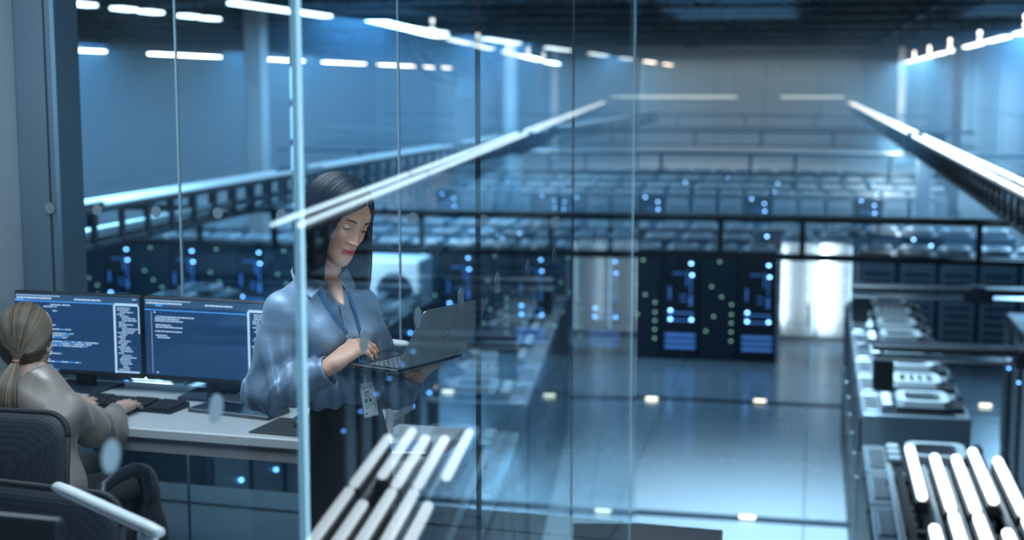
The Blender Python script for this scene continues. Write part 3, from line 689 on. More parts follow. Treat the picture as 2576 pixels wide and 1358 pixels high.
# desk lamps
whm = mat('lamp_white_plastic', (.62, .66, .68), .35)
def lamp(lab, v, u, rz, z=.74, hgt=.36, hl=.3):
    t = empty('desk_lamp', label=lab, cat='desk lamp'); oput(t, v, u, z, rz)
    Mb().lathe([(.075, 0), (.078, .006), (.07, .016), (.02, .02)], n=32).build('base', whm, t)
    Mb().tube([(0, 0, .01), (0, 0, hgt-.04), (0, 0, hgt-.012)], [.013, .012, .010], 14).build('pole', whm, t)
    b = Mb(); n = 10; pts = [(-.045+(hl+.0)*k/n, 0, hgt+.0) for k in range(n+1)]
    rr = [.014]+[.0165]*(n-1)+[.014]
    b.tube([(pts[0][0]-.008, 0, hgt)]+pts+[(pts[-1][0]+.008, 0, hgt)], [.007]+rr+[.007], 16, flat=.75)
    b.build('lamp_head', whm, t); Mb().lathe([(.018, -.03), (.02, -.02), (.02, 0), (.016, .004)], c=(0, 0, hgt-.01), n=18).build('joint', whm, t)
    return t
lamp('white desk lamp on the table, mostly hidden behind the laptop', -1.745, 4.50, R(-15), hgt=.352, hl=.12)
# chairs
meshm = bpy.data.materials.new('chair_mesh_fabric'); meshm.use_nodes = True; N = meshm.node_tree; bb = N.nodes['Principled BSDF']; Lk = N.links.new
bb.inputs['Base Color'].default_value = (.010, .021, .026, 1); bb.inputs['Roughness'].default_value = .6
tc = N.nodes.new('ShaderNodeTexCoord'); mp = N.nodes.new('ShaderNodeMapping'); mp.inputs['Rotation'].default_value = (0, R(45), 0); mp.inputs['Scale'].default_value = (240, 240, 240)
Lk(tc.outputs['Object'], mp.inputs[0]); vo = N.nodes.new('ShaderNodeTexVoronoi'); vo.inputs['Randomness'].default_value = 0; vo.inputs['Scale'].default_value = 1; Lk(mp.outputs[0], vo.inputs['Vector'])
cr = N.nodes.new('ShaderNodeMapRange'); cr.inputs[1].default_value = .15; cr.inputs[2].default_value = .6; cr.inputs[3].default_value = .15; cr.inputs[4].default_value = 2.6; Lk(vo.outputs['Distance'], cr.inputs[0])
vm = N.nodes.new('ShaderNodeVectorMath'); vm.operation = 'SCALE'; vm.inputs[0].default_value = (.010, .013, .017); Lk(cr.outputs[0], vm.inputs['Scale']); Lk(vm.outputs[0], bb.inputs['Base Color'])
bp = N.nodes.new('ShaderNodeBump'); bp.inputs['Strength'].default_value = .5; bp.inputs['Distance'].default_value = .002; Lk(vo.outputs['Distance'], bp.inputs['Height']); Lk(bp.outputs[0], bb.inputs['Normal'])
def office_chair(lab, v, u, rz, top, arms=True, hw=.25):
    """back toward -y (viewer), seat toward +y"""
    t = empty('office_chair', label=lab, cat='chair'); oput(t, v, u, 0, rz)
    hb = top-.52; n = 8; prof = []
    rad = .07
    for (cx, cz, a0) in ((hw-rad, top-rad, 0), (-hw+rad, top-rad, 90), (-hw+rad+.03, .52+rad, 180), (hw-rad-.03, .52+rad, 270)):
        for k in range(n+1):
            q = R(a0+90*k/n); prof.append((cx+rad*math.cos(q), cz+rad*math.sin(q)))
    def cy(x, z): return -.03+.35*x*x - .05*math.sin((z-.52)/hb*2.6)
    m_ = len(prof); vs = []; rings = 7
    b = Mb(); vs = []
    for side, yo in ((0, -.012), (1, .012)):
        for r_ in range(rings):
            k = 1-r_/rings
            for (x, z) in prof:
                cz = (top+.52)/2; xx = x*k; zz = cz+(z-cz)*k; vs.append((xx, cy(xx, zz)+yo*(1 if r_ else .6), zz))
        vs.append((0, cy(0, (top+.52)/2)+yo, (top+.52)/2))
    S = rings*m_+1; fs_ = []
    for sd in (0, 1):
        o_ = sd*S
        for r_ in range(rings-1):
            for k in range(m_): fs_.append((o_+r_*m_+k, o_+r_*m_+(k+1) % m_, o_+(r_+1)*m_+(k+1) % m_, o_+(r_+1)*m_+k))
        for k in range(m_): fs_.append((o_+(rings-1)*m_+k, o_+(rings-1)*m_+(k+1) % m_, o_+S-1))
    for k in range(m_): fs_.append((k, (k+1) % m_, S+(k+1) % m_, S+k))
    b.add(vs, fs_, 0, True); b.build('backrest', meshm, t)
    Mb().tube([(x, cy(x, z), z) for x, z in prof]+[(prof[0][0], cy(*prof[0]), prof[0][1])], .010, 8).build('back_frame', mat('chair_plastic', (.010, .012, .015), .75), t)
    Mb().tube([(0, -.06, .45), (0, -.09, .6), (0, -.06, .75)], .022, 8).build('spine', M_['black'], t)
    Mb().box((0, .26, .46), (.5, .5, .09), ch=.035).build('seat', mat('seat_fabric', (.012, .015, .02), .9), t)
    Mb().tube([(0, .24, .1), (0, .24, .43)], .028, 12).build('gas_lift', M_['black'], t)
    for k in range(5):
        q = 2*math.pi*k/5; Mb().tube([(0, .24, .1), (.3*math.cos(q), .24+.3*math.sin(q), .07)], [.025, .016], 8).build('foot', M_['black'], t)
        Mb().tube([(.3*math.cos(q)-.012, .24+.3*math.sin(q), .03), (.3*math.cos(q)+.012, .24+.3*math.sin(q), .03)], .03, 12).build('castor', M_['black'], t)
    if arms:
        for s in (-1, 1):
            Mb().tube([(s*.26, .08, .44), (s*.29, .06, .55), (s*.29, .05, .64), (s*.285, .09, .685), (s*.28, .18, .695), (s*.28, .30, .69), (s*.285, .36, .66), (s*.285, .38, .58), (s*.26, .36, .45)], [.018]*3+[.021]*3+[.02, .018, .016], 10, flat=1.3).build('armrest', M_['black'], t)
    return t
office_chair('black mesh office chair the blond woman sits in', -2.775, 3.80, R(3), .955)
office_chair('empty black mesh office chair nearest the camera, at the lower left', -2.06, 2.98, R(-4), .99, arms=False)
# near lamp: bar head seen from above
L1 = lamp('white desk lamp bar crossing the empty chair at lower left', -1.445, 2.412, 0, hgt=.36, hl=.44)
L1.rotation_euler[2] = ORZ+R(149)

# ================================================================== people: implicit surface helpers
def grid(lo, hi, res):
    ax = [np.arange(lo[i], hi[i]+res, res, dtype=np.float32) for i in range(3)]
    X, Y, Z = np.meshgrid(*ax, indexing='ij'); return X, Y, Z
def smin(a, b, k):
    h = np.clip(.5+.5*(b-a)/k, 0, 1); return b*(1-h)+a*h-k*h*(1-h)
def cone(P, a, b, ra, rb):
    X, Y, Z = P; a = np.array(a, dtype=np.float32); b = np.array(b, dtype=np.float32); d = b-a; l2 = float(d@d)+1e-9
    t = np.clip(((X-a[0])*d[0]+(Y-a[1])*d[1]+(Z-a[2])*d[2])/l2, 0, 1)
    return np.sqrt((X-a[0]-t*d[0])**2+(Y-a[1]-t*d[1])**2+(Z-a[2]-t*d[2])**2)-(ra+(rb-ra)*t)
def ell(P, c, r, rot=None):
    X, Y, Z = P; x, y, z = X-c[0], Y-c[1], Z-c[2]
    if rot is not None:
        m = np.array(rot).T
        x, y, z = [m[i][0]*x+m[i][1]*y+m[i][2]*z for i in range(3)]
    k = np.sqrt((x/r[0])**2+(y/r[1])**2+(z/r[2])**2); k2 = np.sqrt((x/r[0]**2)**2+(y/r[1]**2)**2+(z/r[2]**2)**2)+1e-9
    return k*(k-1)/k2
def chain(P, pts, rs, k=.01):
    d = None
    for i in range(len(pts)-1):
        c = cone(P, pts[i], pts[i+1], rs[i], rs[i+1]); d = c if d is None else smin(d, c, k)
    return d
def nets(D, lo, res):
    """surface nets: one vertex per sign-changing cell"""
    S = D < 0; nx, ny, nz = D.shape
    c = [S[i:nx-1+i, j:ny-1+j, k:nz-1+k] for i in (0, 1) for j in (0, 1) for k in (0, 1)]
    s = sum(q.astype(np.int8) for q in c); act = (s > 0) & (s < 8)
    idx = -np.ones(act.shape, dtype=np.int64); ii = np.argwhere(act); idx[act] = np.arange(len(ii))
    acc = np.zeros((len(ii), 3)); cnt = np.zeros(len(ii))
    cor = [(i, j, k) for i in (0, 1) for j in (0, 1) for k in (0, 1)]
    for a in range(8):
        for b_ in range(a+1, 8):
            if sum(abs(cor[a][q]-cor[b_][q]) for q in range(3)) != 1: continue
            va = D[ii[:, 0]+cor[a][0], ii[:, 1]+cor[a][1], ii[:, 2]+cor[a][2]]; vb = D[ii[:, 0]+cor[b_][0], ii[:, 1]+cor[b_][1], ii[:, 2]+cor[b_][2]]
            m = (va < 0) != (vb < 0); t = np.where(m, va/(va-vb+1e-12), 0)
            p = np.array(cor[a])+t[:, None]*(np.array(cor[b_])-np.array(cor[a])); acc += p*m[:, None]; cnt += m
    V = (ii+acc/cnt[:, None])*res+np.array(lo)
    Fs = []
    for ax in range(3):
        u, v = [(1, 2), (2, 0), (0, 1)][ax]
        sl0 = [slice(None)]*3; sl1 = [slice(None)]*3; sl0[ax] = slice(0, -1); sl1[ax] = slice(1, None)
        ch = S[tuple(sl0)] != S[tuple(sl1)]; e = np.argwhere(ch)
        e = e[(e[:, u] > 0) & (e[:, v] > 0) & (e[:, u] < D.shape[u]-1) & (e[:, v] < D.shape[v]-1)]
        inside = S[e[:, 0], e[:, 1], e[:, 2]]
        def cell(du, dv):
            q = e.copy(); q[:, u] -= du; q[:, v] -= dv; return idx[q[:, 0], q[:, 1], q[:, 2]]
        f = np.stack([cell(0, 0), cell(1, 0), cell(1, 1), cell(0, 1)], 1); f[~inside] = f[~inside][:, ::-1]
        Fs.append(f[(f >= 0).all(1)])
    return V, np.concatenate(Fs)
def sdf_mesh(fn, lo, hi, res, smooth=1):
    P = grid(lo, hi, res); D = fn(P); V, Fq = nets(D, lo, res)
    for _ in range(smooth):            # light relaxation
        A = np.zeros_like(V); n_ = np.zeros(len(V))
        for a in range(4):
            b_ = (a+1) % 4; np.add.at(A, Fq[:, a], V[Fq[:, b_]]); np.add.at(n_, Fq[:, a], 1); np.add.at(A, Fq[:, b_], V[Fq[:, a]]); np.add.at(n_, Fq[:, b_], 1)
        V = V*.5+.5*A/np.maximum(n_, 1)[:, None]
    return V, Fq
def to_mb(b, V, Fq, mat_=0): b.add([tuple(map(float, v)) for v in V], [tuple(map(int, f)) for f in Fq], mat_, True); return b
def ribbon(b, pts, w, nrm, th=.0015, mat_=0):
    """flat strap along pts, width w, facing nrm"""
    pts = [Vector(p) for p in pts]; vs = []
    for i, p in enumerate(pts):
        t = (pts[min(i+1, len(pts)-1)]-pts[max(i-1, 0)]).normalized(); n_ = (Vector(nrm(i) if callable(nrm) else nrm)); n_ = (n_-t*n_.dot(t)).normalized(); s_ = t.cross(n_)
        vs += [p+s_*w/2, p-s_*w/2, p-s_*w/2+n_*th, p+s_*w/2+n_*th]
    fs_ = [(i*4+k, i*4+(k+1) % 4, i*4+4+(k+1) % 4, i*4+4+k) for i in range(len(pts)-1) for k in range(4)]
    fs_ += [(3, 2, 1, 0), tuple(4*(len(pts)-1)+k for k in range(4))]
    return b.add(vs, fs_, mat_, False)
def spline(pts, n):
    pts = [Vector(p) for p in pts]; q = [pts[0]*2-pts[1]]+pts+[pts[-1]*2-pts[-2]]; out = []
    for i in range(1, len(q)-2):
        for k in range(n):
            t = k/n; out.append(.5*((2*q[i])+(q[i+1]-q[i-1])*t+(2*q[i-1]-5*q[i]+4*q[i+1]-q[i+2])*t*t+(3*q[i]-q[i-1]-3*q[i+1]+q[i+2])*t**3))
    return out+[pts[-1]]
def wav(P, d, f, ph=0, warp=.5, seed=1):
    """soft fold waves across direction d"""
    X, Y, Z = P; r_ = np.random.RandomState(seed); w = 0
    for _ in range(3):
        k = r_.normal(size=3)*9; w = w+np.sin(k[0]*X+k[1]*Y+k[2]*Z+r_.rand()*6)
    s = np.sin((X*d[0]+Y*d[1]+Z*d[2])*f+ph+warp*w)
    return np.sign(s)*np.abs(s)**.8

# materials for people
def skin_mat(name, col, lip=(.42, .07, .09)):
    m = mat(name, col, .52, subs=.12, bump=(260, .04)); N = m.node_tree; L = N.links.new; bb = N.nodes['Principled BSDF']
    at = N.nodes.new('ShaderNodeAttribute'); at.attribute_name = 'tint'
    mx = N.nodes.new('ShaderNodeMix'); mx.data_type = 'RGBA'; mx.inputs[6].default_value = (*col, 1); L(at.outputs['Fac'], mx.inputs[0]); mx.inputs[7].default_value = (*lip, 1)
    at2 = N.nodes.new('ShaderNodeAttribute'); at2.attribute_name = 'dark'
    mx2 = N.nodes.new('ShaderNodeMix'); mx2.data_type = 'RGBA'; L(mx.outputs[2], mx2.inputs[6]); mx2.inputs[7].default_value = (.02, .012, .01, 1); L(at2.outputs['Fac'], mx2.inputs[0])
    L(mx2.outputs[2], bb.inputs['Base Color']); return m
def satin(name, col, rough=.3):
    m = mat(name, col, rough, metal=.28, sheen=.2, spec=.5, aniso=.3); N = m.node_tree; L = N.links.new; bb = N.nodes['Principled BSDF']
    bb.inputs['Sheen Roughness'].default_value = .35
    tc = N.nodes.new('ShaderNodeTexCoord'); n1 = N.nodes.new('ShaderNodeTexNoise'); n1.inputs['Scale'].default_value = 11; n1.inputs['Detail'].default_value = 1.5; n1.inputs['Distortion'].default_value = .6
    mp = N.nodes.new('ShaderNodeMapping'); mp.inputs['Scale'].default_value = (1, 1, .3); mp.inputs['Rotation'].default_value = (0, .35, 0); L(tc.outputs['Object'], mp.inputs[0]); L(mp.outputs[0], n1.inputs['Vector'])
    bp = N.nodes.new('ShaderNodeBump'); bp.inputs['Strength'].default_value = .6; bp.inputs['Distance'].default_value = .03; s1 = N.nodes.new('ShaderNodeMath'); s1.operation = 'SUBTRACT'; s1.inputs[1].default_value = .5; L(n1.outputs[0], s1.inputs[0]); s2 = N.nodes.new('ShaderNodeMath'); s2.operation = 'ABSOLUTE'; L(s1.outputs[0], s2.inputs[0]); s3 = N.nodes.new('ShaderNodeMath'); s3.operation = 'POWER'; s3.inputs[1].default_value = 1.5; L(s2.outputs[0], s3.inputs[0]); L(s3.outputs[0], bp.inputs['Height']); L(bp.outputs[0], bb.inputs['Normal'])
    return m
def hair_mat(name, c1, c2, sc=90, rough=.3):
    m = mat(name, c1, rough, spec=.4, aniso=.5); N = m.node_tree; L = N.links.new; bb = N.nodes['Principled BSDF']
    at = N.nodes.new('ShaderNodeAttribute'); at.attribute_name = 'strand'
    mx = N.nodes.new('ShaderNodeMix'); mx.data_type = 'RGBA'; mx.inputs[6].default_value = (*c1, 1); mx.inputs[7].default_value = (*c2, 1); L(at.outputs['Fac'], mx.inputs[0]); L(mx.outputs[2], bb.inputs['Base Color'])
    return m
def set_attr(o, name, vals):
    a = o.data.attributes.new(name, 'FLOAT', 'POINT'); a.data.foreach_set('value', np.asarray(vals, dtype=np.float32))

# head in its own frame: y forward, z up, x to the right of the person; eye line z = 0
def head_mesh(ny=150, nz=150, scale=1.0, female=True):
    zs = [-.126, -.124, -.117, -.105, -.088, -.062, -.032, 0, .035, .065, .09, .108, .117, .119]
    wd = [0, .015, .028, .041, .0525, .062, .069, .0715, .0745, .073, .063, .043, .018, 0]
    fr = [.066, .074, .081, .083, .083, .083, .084, .085, .085, .077, .061, .037, .012, -.01]
    bk = [.04, .03, .012, -.01, -.035, -.062, -.085, -.097, -.102, -.098, -.084, -.058, -.032, -.01]
    zq = np.linspace(-.135, .128, 527); ker = np.exp(-(np.arange(-30, 31)*.0005/.0052)**2); ker /= ker.sum()
    def ip(a, z):
        q = np.interp(zq, zs, a); q = np.convolve(np.pad(q, 30, 'edge'), ker, 'valid'); e = np.clip(np.minimum((zq+.1262)/.006, (.1192-zq)/.006), 0, 1)
        q = q*e+np.interp(zq, zs, a)*(1-e); return np.interp(z, zq, q)
    th = np.linspace(-math.pi, math.pi, ny, endpoint=False)
    # denser columns at the face
    th = th-.45*np.sin(th)
    u = np.linspace(0, 1, nz); zz = -.126+(.245)*(u-.06*np.sin(2*math.pi*u)/1.0*0)
    uu = .5-.5*np.cos(math.pi*u); zz = -.126+.245*(.65*u+.35*uu)
    T, Zg = np.meshgrid(th, zz)
    w = ip(wd, Zg); f = ip(fr, Zg); bkk = ip(bk, Zg); mid = .0*Zg+(bkk*.45+f*.0)-.0
    st, ct = np.sin(T), np.cos(T)
    x = w*np.sign(st)*np.abs(st)**.88; cy = -.012*np.ones_like(Zg); cy = np.minimum(cy+np.clip(-.07-Zg, 0, 1)*1.2, f)
    y = np.where(ct > 0, cy+(f-cy)*np.abs(ct)**.72, cy-(cy-bkk)*np.abs(ct)**.9)
    z = Zg.copy()
    front = np.clip((y-.01)/.05, 0, 1)
    ax = np.abs(x)
    G = lambda a, b_, sx, sz, A: A*np.exp(-((ax-a)/sx)**2-((z-b_)/sz)**2)*front
    def Gs(a, b_, sx, sz, A): return A*np.exp(-((x-a)/sx)**2-((z-b_)/sz)**2)*front
    d = np.zeros_like(x)
    d += G(.028, .020, .018, .008, .0032)                     # brow ridge
    d += G(.031, -.002, .015, .012, -.0085)                   # sockets
    d += G(.0, .004, .007, .012, -.001)
    d += G(.043, -.030, .016, .016, .0045)                    # cheekbones
    d += G(.040, -.070, .016, .02, -.003)
    # nose
    t = np.clip((.006-z)/.046, 0, 1); prot = (.0025+.0175*t**1.2)*np.where(z > .006, np.exp(-((z-.006)/.010)**2), 1)
    under = 1/(1+np.exp(-(z+.0455)/.0018)); nw = .0068+.0062*t**2
    d += prot*under*np.exp(-(ax/nw)**2.0)*front
    d += G(.0135, -.0415, .0058, .0055, .0080)*1.0            # wings
    d += G(.0, -.0415, .008, .006, .003)
    d += G(.0065, -.0475, .003, .0022, -.004)                 # nostrils
    d += G(.0, -.056, .0028, .006, -.0012)                    # philtrum
    # mouth
    d += G(.0, -.068, .026, .018, .0035)
    lipw = np.clip(1-(ax/.0245)**2, 0, 1)
    d += .0050*np.exp(-((z+.0645+.0*ax)/.0036)**2)*lipw**.6*front
    d += .0062*np.exp(-((z+.0745)/.0045)**2)*lipw**.8*front
    d += -.0050*np.exp(-((z+.0688)/.0013)**2)*lipw**.5*front
    d += -.0020*np.exp(-((z+.083)/.004)**2-(ax/.018)**2)*front
    d += G(.0, -.104, .016, .012, .0045)                      # chin
    y = y+d
    tint = np.exp(-((z+.0697)/.0078)**4)*np.clip((1-(ax/.0245)**2)*6, 0, 1)*(front > .5)
    tint = np.maximum(tint, .10*np.exp(-((ax-.045)/.016)**2-((z+.032)/.016)**2)*front)
    tint = np.maximum(tint, .16*np.exp(-((ax-.031)/.015)**2-((z-.006)/.006)**2)*front)
    # brows and lash lines are part of the skin colour
    bl = (ax-.0125)/.036; bz = .0190+.0060*np.sin(np.clip(bl, 0, 1)*2.2)-.003*np.clip(bl, 0, 1)
    dark = np.exp(-((z-bz)/(.0042*(1.15-.65*np.clip(bl, 0, 1))))**4)*np.clip(bl*8, 0, 1)*np.clip((1-bl)*6, 0, 1)*front
    V = np.stack([x, y, z], -1).reshape(-1, 3)*scale
    n = ny; fs_ = []
    for r_ in range(nz-1):
        for k in range(ny): fs_.append((r_*n+k, r_*n+(k+1) % n, (r_+1)*n+(k+1) % n, (r_+1)*n+k))
    fs_ += [tuple(range(n))[::-1], tuple((nz-1)*n+k for k in range(n))]
    return V, fs_, tint.reshape(-1), dark.reshape(-1)
def ear_sdf(P, c, s):
    d = ell(P, (c[0], c[1], c[2]), (.008, .017, .029)); e = ell(P, (c[0]+s*.006, c[1]+.002, c[2]+.002), (.006, .010, .019)); return np.maximum(d, -e)
def xf(M, V): 
    A = np.array(M)[:3, :3]; return V@A.T+np.array(M)[:3, 3]
def hand_sdf(P, wrist, palm_dir, palm_n, side, curls, spread=1.0, sc=1.0, thumb=None, extra=0):
    """wrist point; palm_dir towards the fingers; palm_n out of the back of the hand; side: unit vector towards the thumb"""
    w = np.array(wrist); f = np.array(palm_dir)/np.linalg.norm(palm_dir); n_ = np.array(palm_n); n_ = n_-f*(n_@f); n_ /= np.linalg.norm(n_)
    s_ = np.cross(f, n_); s_ = s_*(1 if s_@np.array(side) > 0 else -1)
    L_ = .088*sc
    kn = [w+f*L_*a+s_*b_*sc+n_*.004*c_*sc for a, b_, c_ in ((1.0, .030, 0), (1.04, .010, 1), (.99, -.010, .8), (.90, -.028, 0))]
    R_ = [.0100*sc, .0103*sc, .0098*sc, .0088*sc]; ln = [(.040, .026, .020), (.044, .029, .021), (.041, .027, .020), (.032, .020, .018)]
    d = cone(P, w-f*.02, w+f*.012, .0265*sc*.82, .024*sc)
    for i in range(4):
        a = w+f*.012+s_*(.017-.011*i)*sc; d = smin(d, cone(P, a, kn[i]-n_*.004*sc, .0155*sc, .0125*sc), .014)
    d = smin(d, cone(P, w+f*.02+s_*.018*sc-n_*.006*sc, w+f*.05+s_*.03*sc-n_*.006*sc, .017*sc, .013*sc), .012)
    tips = []
    for i in range(4):
        p = kn[i]; ang_ = 0; dirv = f+s_*(.10-.075*i)*spread; dirv /= np.linalg.norm(dirv); r_ = R_[i]
        c0, c1, c2 = curls[i]
        fd = None
        for j, (l, c) in enumerate(zip(ln[i], (c0, c1, c2))):
            ang_ += c; q = dirv*math.cos(ang_)-n_*math.sin(ang_); e = p+q*l*sc
            k = cone(P, p, e, r_*(1-.09*j), r_*(.92-.10*j)); fd = k if fd is None else smin(fd, k, .003)
            kb = np.sqrt(sum((P[m]-p[m])**2 for m in range(3)))-r_*(1.04-.08*j); fd = smin(fd, kb, .003)
            p = e
        tips.append(p); d = smin(d, fd, .0045)
    t = thumb or (.9, -.2, .35, .25)
    b0 = w+f*.022+s_*.022*sc-n_*.008*sc; td = s_*t[0]+f*t[3]+f*.5-n_*(-t[1]); td /= np.linalg.norm(td)
    p1 = b0+td*.040*sc; td2 = td*.75+f*.6-n_*t[2]; td2 /= np.linalg.norm(td2); p2 = p1+td2*.032*sc; td3 = td2+f*.15-n_*.2; td3 /= np.linalg.norm(td3); p3 = p2+td3*.024*sc
    td_ = smin(cone(P, b0, p1, .0155*sc, .0118*sc), cone(P, p1, p2, .0118*sc, .0102*sc), .004); td_ = smin(td_, cone(P, p2, p3, .0104*sc, .0085*sc), .003)
    return smin(d, td_, .008), tips, p3

# ------------------------------------------------------------------ standing woman
FW0 = 4.25
CY, SY = math.cos(YAW), math.sin(YAW)
cp, sp_ = math.cos(PITCH), math.sin(PITCH)
def Lp(px, py, dy=0.0):
    """a point seen at (px, py) in the photo at FW0+dy metres ahead, in the person's frame (x right, y away, z up)"""
    X = (px-1288)/F_PX; Yc = (679-py)/F_PX; fw = cp+Yc*sp_; z = -sp_+Yc*cp; t = (FW0+dy)/fw
    return np.array([X*t, dy, EYE+z*t])
OX = Lp(850, 900)[0]
def P_(px, py, dy=0.0): q = Lp(px, py, dy); return np.array([q[0]-OX, q[1], q[2]])
LOCW = (CY*OX-SY*FW0, SY*OX+CY*FW0, 0)
skinw = skin_mat('skin_warm', (.58, .33, .225), lip=(.50, .07, .12))
blouse_m = satin('satin_blue_grey', (.175, .26, .365), .47)
skirt_m = mat('skirt_black_wool', (.007, .009, .013), .8, sheen=.1, bump=(500, .1))
fb = np.array([.68, -.73, 0]); rb = np.array([-.73, -.68, 0])     # chest facing, her right
def RM(fwd):                                                     # columns: her right, facing, up
    r_ = np.array([fwd[1], -fwd[0], 0]); return np.array([[r_[0], fwd[0], 0], [r_[1], fwd[1], 0], [0, 0, 1.]])
# landmarks
neck = P_(812, 716, .02); pelv = P_(862, 1130, .03); waist = P_(862, 1012, .03); chest = P_(815, 835, .02)
shR = P_(712, 782, -.10); shL = P_(905, 770, .13)
elR = P_(678, 985, -.12); wrR = P_(836, 918, -.175)
elL = P_(968, 975, .14); wrL = P_(1046, 946, .02)
# head placement
hc = P_(880, 585, -.015)                                           # between the eyes, pushed back below
yawh = R(45); pit = R(20.4)
fh = np.array([math.sin(yawh), -math.cos(yawh), 0]); rh = np.array([fh[1], -fh[0], 0])
Hm = Matrix(((rh[0], fh[0], 0, 0), (rh[1], fh[1], 0, 0), (0, 0, 1, 0), (0, 0, 0, 1)))
HM = Hm @ Matrix.Rotation(-pit, 4, 'X') @ Matrix.Rotation(R(-11.5), 4, 'Y')
HM = Matrix.Translation((-.5044-OX, 4.2-FW0, 1.5727)) @ HM @ Matrix.Diagonal((1.011, 1.011, 1.011, 1))
person = None
def body_base():
    b = Mb()
    V, fs_, tint, dark = head_mesh(); n0 = len(V); b.add([tuple(v) for v in xf(HM, V)], fs_, 0, True)
    tj = xf(HM, np.array([[0, -.03, -.06]]))[0]
    def up(P):
        d = cone(P, tj, neck+np.array([0, 0, .01]), .050, .052); d = smin(d, ell(P, neck+fb*.02-np.array([0, 0, .085]), (.13, .07, .06), RM(fb)), .05)
        d = smin(d, cone(P, neck+fb*.038+np.array([0, 0, .012]), P_(861, 764, -.146), .036, .008), .025)
        for s in (-1, 1): d = smin(d, cone(P, neck+fb*.06+rb*s*.02-np.array([0, 0, .035]), neck+fb*.035+rb*s*.12-np.array([0, 0, .03]), .010, .010), .012)
        return d
    lo = neck-np.array([.22, .26, .19]); V2, F2 = sdf_mesh(up, lo, neck+np.array([.22, .22, .20]), .005); to_mb(b, V2, F2)
    # trunk and legs under the clothes
    def tr(P):
        d = ell(P, chest, (.135, .085, .16), RM(fb)); d = smin(d, ell(P, waist, (.11, .08, .12), RM(fb)), .08); d = smin(d, ell(P, pelv-np.array([0, 0, .03]), (.135, .1, .12), RM(fb)), .06)
        for s in (-1, 1):
            hp = pelv+rb*s*.075-np.array([0, 0, .06]); kn = hp+fb*.02-np.array([0, 0, .38]); an = kn-fb*.03-np.array([0, 0, .40])
            d = smin(d, cone(P, hp, kn, .075, .052), .03); d = smin(d, cone(P, kn, an, .05, .032), .01); d = smin(d, cone(P, an+np.array([0, 0, -.03]), an+fb*.13-np.array([0, 0, an[2]-.03]), .03, .025), .02)
        return d
    lo = np.array([-.35, -.3, .0]); V3, F3 = sdf_mesh(tr, lo, np.array([.35, .35, chest[2]+.2]), .014); to_mb(b, V3, F3)
    # right forearm and hand
    # tips rest on the trackpad side of the laptop base
    def rh_(P):
        f = P_(903, 862, -.135)-wrR; hs, tips, th_ = hand_sdf(P, wrR, f, np.array([-.25, -.42, .9]), np.array([.3, .9, -.2]), ((.62, .50, .25), (.68, .55, .25), (.78, .6, .3), (.85, .6, .3)), sc=1.0, thumb=(.7, -.5, .5, .5), spread=.7)
        return smin(hs, cone(P, elR, wrR, .042, .0235), .01)
    lo = np.minimum(elR, wrR)-.06; V4, F4 = sdf_mesh(rh_, lo, np.array([wrR[0]+.21, wrR[1]+.16, wrR[2]+.12]), .0024); to_mb(b, V4, F4)
    def lh_(P):
        f = P_(1095, 914, -.06)-wrL; hs, tips, th_ = hand_sdf(P, wrL, f, np.array([.35, -.2, -1.0]), np.array([-.8, -.7, 0]), ((.15, .55, .45), (.15, .5, .4), (.2, .5, .4), (.2, .6, .5)), sc=.98, thumb=(1.0, .0, .1, .1), spread=.9)
        return smin(hs, cone(P, elL, wrL, .040, .0225), .01)
    V5, F5 = sdf_mesh(lh_, np.array([elL[0]-.08, wrL[1]-.2, elL[2]-.08]), np.array([wrL[0]+.22, elL[1]+.08, wrL[2]+.14]), .0024); to_mb(b, V5, F5)
    return b, n0, tint, dark
b, n0, tint, dark = body_base()
woman = b.build('person', skinw, fix=False); woman.location = LOCW; woman.rotation_euler = (0, 0, YAW)
tag(woman, 'standing person in blue grey satin blouse and long black skirt holding an open laptop', 'person')
z_ = np.zeros(len(b.v)); z_[:n0] = tint; set_attr(woman, 'tint', z_); z_ = np.zeros(len(b.v)); z_[:n0] = dark; set_attr(woman, 'dark', z_)
